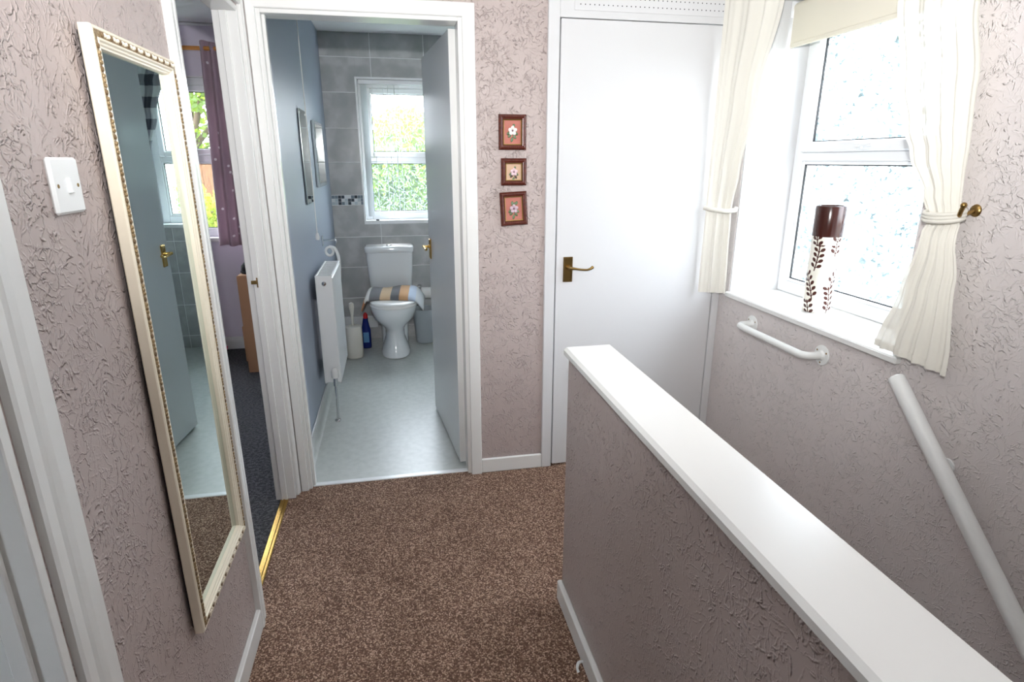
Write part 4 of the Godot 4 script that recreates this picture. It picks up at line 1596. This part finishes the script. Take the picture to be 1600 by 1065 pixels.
func toilet() -> void:
	var x := -0.04
	var t := thing("toilet", "white close coupled toilet against the grey tiled wall", "toilet", Vector3(x, 0, -4.7))
	var st := mb()
	var S := func(y: float, zf: float, zb: float, rx: float, p: float) -> Array:
		return [Vector3(x, y, (zf + zb) / 2), rx, absf(zf - zb) / 2, p]
	loft(st, [S.call(0.0, -4.40, -4.80, 0.112, 2.3), S.call(0.02, -4.40, -4.80, 0.112, 2.3), S.call(0.06, -4.415, -4.80, 0.098, 2.2), S.call(0.13, -4.44, -4.80, 0.076, 2.1), S.call(0.19, -4.45, -4.82, 0.074, 2.0), S.call(0.225, -4.435, -4.84, 0.092, 2.0), S.call(0.26, -4.405, -4.86, 0.128, 2.1), S.call(0.30, -4.375, -4.87, 0.158, 2.2), S.call(0.35, -4.355, -4.88, 0.176, 2.3), S.call(0.385, -4.35, -4.88, 0.180, 2.3), S.call(0.397, -4.355, -4.88, 0.178, 2.3)], 36)
	obj("pan", st, M.porcelain, t)
	st = mb()
	loft(st, [S.call(0.0, -4.60, -5.0, 0.105, 3.0), S.call(0.2, -4.62, -5.0, 0.112, 3.0), S.call(0.30, -4.70, -5.0, 0.125, 3.0), S.call(0.397, -4.80, -5.02, 0.150, 3.0)], 24)
	obj("trapway", st, M.porcelain, t)
	st = mb()
	loft(st, [S.call(0.399, -4.345, -4.79, 0.181, 2.3), S.call(0.404, -4.342, -4.79, 0.184, 2.3), S.call(0.416, -4.344, -4.79, 0.182, 2.3), S.call(0.418, -4.36, -4.79, 0.17, 2.3)], 36)
	obj("seat", st, M.seat_plastic, t)
	st = mb()
	loft(st, [S.call(0.4185, -4.35, -4.80, 0.178, 2.3), S.call(0.422, -4.346, -4.80, 0.181, 2.3), S.call(0.434, -4.355, -4.80, 0.176, 2.3), S.call(0.439, -4.40, -4.80, 0.150, 2.3)], 36)
	obj("lid", st, M.seat_plastic, t)
	var xc := -0.05
	st = mb()
	var C := func(y: float, rx: float, rz: float) -> Array:
		return [Vector3(xc, y, -5.025 + rz), rx, rz, 6.0]
	loft(st, [C.call(0.40, 0.15, 0.080), C.call(0.415, 0.165, 0.086), C.call(0.60, 0.180, 0.090), C.call(0.755, 0.188, 0.092)], 40)
	obj("cistern", st, M.porcelain, t)
	st = mb()
	loft(st, [C.call(0.755, 0.190, 0.094), C.call(0.758, 0.196, 0.098), C.call(0.790, 0.197, 0.098), C.call(0.800, 0.193, 0.095), C.call(0.803, 0.184, 0.088)], 40)
	var lid := obj("cistern_lid", st, M.porcelain, t)
	st = mb()
	lathe(st, Vector3(xc, 0.803, -4.935), [Vector2(0.024, 0.0), Vector2(0.023, 0.006), Vector2(0.0, 0.007)], 20)
	obj("flush_button", st, M.chrome, lid)

func radiator() -> void:
	var z0 := -3.375
	var z1 := -3.90
	var x0 := TXL + 0.03
	var x1 := TXL + 0.125
	var y0 := 0.21
	var y1 := 0.852
	var t := thing("radiator", "white panel radiator on the blue toilet wall", "radiator", Vector3(TXL, y0, (z0 + z1) / 2))
	var st := mb()
	bx(st, Vector3(x1 - 0.016, y0, z1), Vector3(x1, y1 - 0.012, z0), 0.006)
	obj("front_panel", st, M.radiator_white, t)
	st = mb()
	bx(st, Vector3(x0, y0, z1), Vector3(x0 + 0.014, y1 - 0.012, z0), 0.005)
	obj("rear_panel", st, M.radiator_white, t)
	for z in [[z0 - 0.002, z0 + 0.003], [z1 - 0.003, z1 + 0.002]]:
		st = mb()
		bx(st, Vector3(x0 + 0.002, y0 + 0.01, z[0]), Vector3(x1 - 0.002, y1 - 0.002, z[1]), 0.002)
		obj("side_cover", st, M.radiator_white, t)
	st = mb()
	for e in [[x0 + 0.001, x0 + 0.012], [x1 - 0.013, x1 - 0.001]]:
		bx(st, Vector3(e[0], y1 - 0.010, z1), Vector3(e[1], y1, z0), 0.002)
	for k in 14:
		var z: float = lerpf(z0 - 0.02, z1 + 0.02, k / 13.0)
		bx(st, Vector3(x0 + 0.012, y1 - 0.006, z - 0.009), Vector3(x1 - 0.013, y1 - 0.003, z + 0.009))
	obj("top_grille", st, M.radiator_white, t)
	st = mb()
	lathe(st, Vector3(x0 + 0.048, y1 - 0.045, z0 + 0.003), [Vector2(0.013, 0.0), Vector2(0.012, 0.007), Vector2(0.007, 0.008), Vector2(0.0, 0.008)], 16, false, Basis(Vector3.RIGHT, Vector3.BACK, Vector3.DOWN))
	obj("bleed_plug", st, M.chrome, t)
	# valve and tail pipe
	var v := Vector3(x1 - 0.03, 0.262, z0 + 0.032)
	st = mb()
	tube(st, [v + Vector3(0, -0.03, -0.03), v + Vector3(0, -0.03, 0.002)], [0.011, 0.011], 12)
	tube(st, [v + Vector3(0, -0.055, 0), v + Vector3(0, -0.004, 0)], [0.0125, 0.0125], 12)
	obj("valve_body", st, M.chrome, t)
	st = mb()
	lathe(st, v, [Vector2(0.0, -0.006), Vector2(0.016, -0.006), Vector2(0.021, 0.0), Vector2(0.021, 0.03), Vector2(0.016, 0.05), Vector2(0.008, 0.056), Vector2(0.0, 0.057)], 16)
	obj("valve_head", st, M.seat_plastic, t)
	st = mb()
	tube(st, bezier([v + Vector3(0, -0.05, 0), v + Vector3(0.0, -0.12, 0.004), v + Vector3(-0.002, -0.22, 0.012), v + Vector3(-0.005, -0.262, 0.015)], 10), [0.0075], 10)
	obj("pipe", st, M.chrome, t)
	st = mb()
	lathe(st, Vector3(v.x - 0.005, -0.006, v.z + 0.015), [Vector2(0.020, 0.0), Vector2(0.018, 0.006), Vector2(0.008, 0.008)], 14)
	obj("pipe_collar", st, M.chrome, t)
	for z in [z0 - 0.08, z1 + 0.08]:
		st = mb()
		bx(st, Vector3(TXL, 0.34, z - 0.006), Vector3(x0 + 0.002, 0.70, z + 0.006), 0.002)
		obj("wall_bracket", st, M.chrome, t)

# ------------------------------------------------------------------ bedroom
func bedroom_things() -> void:
	var st := mb()
	var b := thing("bedroom_curtain", "dusty purple curtain with tiny silver stars beside the bedroom window", "curtain", Vector3(-1.1, 0.85, ZBED + 0.07))
	grid(st, 60, 30, func(u: float, v: float) -> Vector3:
		var y := lerpf(2.255, 0.845, v)
		var x := lerpf(-1.252 - 0.058 * v, -0.86, u)
		return Vector3(x, y + 0.006 * sin(u * 20.0), ZBED + 0.085 + (0.020 + 0.008 * v) * sin(u * 38.0)))
	obj("cloth", st, M.purple_cloth, b)
	for k in 7:
		st = mb()
		var ring := []
		for q in 13:
			ring.append(Vector3(-1.245 + k * 0.062, 2.21 + 0.024 * cos(TAU * q / 12.0), ZBED + 0.085 + 0.024 * sin(TAU * q / 12.0)))
		tube(st, ring, [0.004], 6, false)
		obj("eyelet", st, M.chrome, b)
	b = thing("bedroom_curtain_pole", "honey coloured wooden curtain pole over the bedroom window", "curtain pole", Vector3(-1.9, 2.21, ZBED + 0.085))
	st = mb()
	tube(st, [Vector3(-2.95, 2.21, ZBED + 0.085), Vector3(-0.80, 2.21, ZBED + 0.085)], [0.014, 0.014], 14)
	obj("pole", st, M.pine, b)
	for x in [-0.785, -2.965]:
		st = mb()
		ellipsoid(st, Vector3(x, 2.21, ZBED + 0.085), Vector3(0.025, 0.025, 0.025))
		obj("finial", st, M.pine, b)
	st = mb()
	for x in [-2.88, -0.84]:
		st = mb()
		tube(st, [Vector3(x, 2.195, ZBED), Vector3(x, 2.195, ZBED + 0.085)], [0.010, 0.010], 10)
		obj("bracket", st, M.pine, b)
	# boxes
	b = thing("cardboard_box", "tall brown cardboard box standing on the grey bedroom carpet", "box", Vector3(-0.9, 0, -4.45))
	st = mb()
	bx(st, Vector3(-1.088, -0.004, -4.55), Vector3(-0.72, 0.70, -4.30), 0.002)
	obj("carton", st, M.cardboard, b)
	st = mb()
	bx(st, Vector3(-1.082, 0.7, -4.545), Vector3(-0.726, 0.703, -4.43))
	bx(st, Vector3(-1.082, 0.7, -4.425), Vector3(-0.726, 0.703, -4.305))
	obj("flap", st, M.cardboard, b)
	st = mb()
	bx(st, Vector3(-0.93, 0.703, -4.55), Vector3(-0.88, 0.7045, -4.30))
	bx(st, Vector3(-0.93, 0.62, -4.2995), Vector3(-0.88, 0.703, -4.2985))
	obj("tape", st, M.tape, b)
	b = thing("cardboard_box", "low brown cardboard box leaning behind the tall bedroom box", "box", Vector3(-1.1, 0, -4.62))
	st = mb()
	bx(st, Vector3(-1.165, -0.004, -4.70), Vector3(-0.80, 0.27, -4.57), 0.002)
	obj("carton", st, M.cardboard, b)
	st = mb()
	bx(st, Vector3(-1.16, 0.27, -4.695), Vector3(-0.805, 0.273, -4.575))
	obj("flap", st, M.cardboard, b)
	b = thing("woollen_hat", "round black woollen hat on top of the tall cardboard box", "hat", Vector3(-0.99, 0.704, -4.42))
	st = mb()
	loft(st, [[Vector3(-0.985, 0.704, -4.42), 0.088, 0.075], [Vector3(-0.985, 0.715, -4.42), 0.096, 0.082], [Vector3(-0.985, 0.755, -4.42), 0.090, 0.078], [Vector3(-0.98, 0.79, -4.42), 0.062, 0.055], [Vector3(-0.978, 0.805, -4.42), 0.03, 0.028], [Vector3(-0.977, 0.809, -4.42), 0.005, 0.005]], 20)
	obj("crown", st, M.black_cloth, b)
	st = mb()
	loft(st, [[Vector3(-0.985, 0.704, -4.42), 0.094, 0.081], [Vector3(-0.985, 0.712, -4.42), 0.101, 0.087], [Vector3(-0.985, 0.724, -4.42), 0.097, 0.083]], 20)
	obj("cuff", st, M.black_cloth, b)
	b = thing("cloth_bag", "white cloth bag with pink trim lying by the bedroom skirting", "bag", Vector3(-1.50, 0, -4.80))
	st = mb()
	loft(st, [[Vector3(-1.50, -0.004, -4.80), 0.10, 0.07], [Vector3(-1.50, 0.03, -4.80), 0.13, 0.085], [Vector3(-1.50, 0.08, -4.80), 0.11, 0.07], [Vector3(-1.49, 0.105, -4.80), 0.05, 0.035]], 20)
	obj("body", st, M.white_cloth, b)
	st = mb()
	tube(st, bezier([Vector3(-1.60, 0.09, -4.76), Vector3(-1.50, 0.115, -4.735), Vector3(-1.42, 0.08, -4.74), Vector3(-1.34, 0.055, -4.76)], 12), [0.016], 8)
	obj("trim_band", st, M.pink_cloth, b)

# ------------------------------------------------------------------ outdoors
func leaf_mesh() -> ArrayMesh:
	var st := mb()
	org = Vector3.ZERO
	var a := Vector3(0, 0, 0)
	var l := Vector3(-0.5, 0.55, 0.12)
	var r := Vector3(0.5, 0.55, 0.12)
	var tip := Vector3(0, 1.3, 0)
	var mid := Vector3(0, 0.6, 0)
	for f in [[a, r, mid], [a, mid, l], [mid, r, tip], [mid, tip, l]]:
		tri(st, f[0], f[1], f[2])
	st.generate_normals()
	return st.commit()

func bush(called: String, label: String, cat: String, at: Vector3, size: Vector3, n: int, leaf: Mesh, ls: float, m: Material, trunk: float, sd: int, group: String) -> void:
	var t := thing(called, label, cat, at, group)
	rng.seed = sd
	var mm := MultiMesh.new()
	mm.transform_format = MultiMesh.TRANSFORM_3D
	mm.mesh = leaf
	mm.instance_count = n
	var lumps := []
	for k in 14:
		var d := Vector3(rng.randfn(), rng.randfn(), rng.randfn()).normalized()
		lumps.append([d * rng.randf_range(0.35, 0.72), rng.randf_range(0.26, 0.42)])
	for i in n:
		var L: Array = lumps[rng.randi() % lumps.size()]
		var d := Vector3(rng.randfn(), rng.randfn(), rng.randfn()).normalized()
		var p: Vector3 = (L[0] + d * L[1] * pow(rng.randf(), 0.25)) * size
		var b := Basis(Vector3(rng.randfn(), rng.randfn(), rng.randfn()).normalized(), rng.randf() * TAU).scaled(Vector3.ONE * ls * rng.randf_range(0.7, 1.3))
		mm.set_instance_transform(i, Transform3D(b, p + Vector3(0, trunk + size.y * 0.8, 0)))
	var mi := MultiMeshInstance3D.new()
	mi.name = "foliage"
	mi.multimesh = mm
	mi.material_override = m
	mi.set_meta("kind", "stuff")
	t.add_child(mi)
	org = at
	var st := mb()
	tube(st, [at + Vector3(0, -0.1, 0), at + Vector3(0.05, trunk * 0.6, 0.02), at + Vector3(0, trunk + size.y * 0.8, 0)], [0.06 * size.x, 0.05 * size.x, 0.025 * size.x], 8)
	for k in 5:
		var d: Vector3 = lumps[k][0] * size
		tube(st, [at + Vector3(0, trunk + size.y * 0.25, 0), at + Vector3(0, trunk + size.y * 0.8, 0) + d * 0.6, at + Vector3(0, trunk + size.y * 0.8, 0) + d], [0.03 * size.x, 0.02 * size.x, 0.008 * size.x], 6)
	obj("trunk", st, M.bark, t)

func outdoors() -> void:
	org = Vector3.ZERO
	var st := mb()
	bx(st, Vector3(-40, -0.6, -70), Vector3(40, -0.35, ZBED - 0.4))
	var g := struct("ground", st, M.lawn)
	st = mb()
	bx(st, Vector3(2.0, -3.2, ZBED - 0.4), Vector3(60, -2.9, 30))
	struct("ground_side", st, M.paving)
	var leaf := leaf_mesh()
	# fence of upright boards
	var f := thing("garden_fence", "brown close boarded garden fence behind the yellow shrub", "fence", Vector3(-2.0, -0.35, -11.0))
	rng.seed = 8
	for k in 60:
		st = mb()
		var x := -7.0 + k * 0.16
		var h := 1.62 + rng.randf_range(-0.015, 0.015)
		obox(st, Vector3(x, -0.35 + (h + 0.35) / 2, -11.0 + (k % 2) * 0.012), Basis.IDENTITY, Vector3(0.077, (h + 0.35) / 2, 0.009), 0.003)
		obj("board", st, M.fence_board, f)
	for y in [0.1, 1.3]:
		st = mb()
		bx(st, Vector3(-7.1, y, -11.09), Vector3(2.5, y + 0.08, -11.02), 0.005)
		obj("rail", st, M.fence_board, f)
	bush("garden_shrub", "yellow green leafy shrub in front of the brown fence", "shrub", Vector3(-3.1, -0.35, -9.8), Vector3(1.3, 1.14, 0.7), 8000, leaf, 0.05, M.leaf_yellow, 0.12, 3, "")
	bush("garden_tree", "leafy green tree seen above the brown fence", "tree", Vector3(-4.4, -0.35, -15.0), Vector3(2.6, 2.4, 2.2), 9000, leaf, 0.10, M.leaf_deep, 1.4, 5, "")
	bush("garden_tree", "bright green tree close outside the toilet window", "tree", Vector3(0.6, -0.35, -9.3), Vector3(1.9, 1.5, 1.0), 12000, leaf, 0.07, M.leaf_green, 0.3, 7, "")
	bush("garden_shrub", "grey green shrub under the bright green tree", "shrub", Vector3(0.5, -0.35, -8.2), Vector3(1.2, 0.55, 0.5), 4000, leaf, 0.05, M.leaf_deep, 0.0, 9, "")
	# unseen house added to fill the landing window view and block sky
	var h := thing("added_house", "pale blue rendered house with grey roof added beyond the landing window to block sky", "house", Vector3(9.2, -2.9, -8))
	st = mb()
	bx(st, Vector3(6.2, -2.9, -19.0), Vector3(12.2, 4.25, 0.5))
	obj("wall", st, M.render_pale, h)
	st = mb()
	for e in [[Vector3(6, 4.2, -19.3), Vector3(6, 4.2, 0.8), Vector3(9.2, 6.0, 0.8), Vector3(9.2, 6.0, -19.3)], [Vector3(12.4, 4.2, 0.8), Vector3(12.4, 4.2, -19.3), Vector3(9.2, 6.0, -19.3), Vector3(9.2, 6.0, 0.8)]]:
		quad(st, e[0], e[1], e[2], e[3])
		quad(st, e[3] + Vector3.UP * 0.1, e[2] + Vector3.UP * 0.1, e[1] + Vector3.UP * 0.1, e[0] + Vector3.UP * 0.1)
	tri(st, Vector3(6, 4.2, -19.1), Vector3(9.2, 6.0, -19.1), Vector3(12.4, 4.2, -19.1))
	tri(st, Vector3(6, 4.2, 0.6), Vector3(12.4, 4.2, 0.6), Vector3(9.2, 6.0, 0.6))
	obj("roof", st, M.roof_tile, h)
	for z in [-17.0, -0.8]:
		st = mb()
		bx(st, Vector3(6.14, 0.3, z - 0.6), Vector3(6.22, 1.6, z + 0.6), 0.02)
		var w := obj("window", st, M.upvc, h)
		st = mb()
		bx(st, Vector3(6.13, 0.4, z - 0.5), Vector3(6.15, 1.5, z + 0.5))
		obj("pane", st, M.gasket, w)
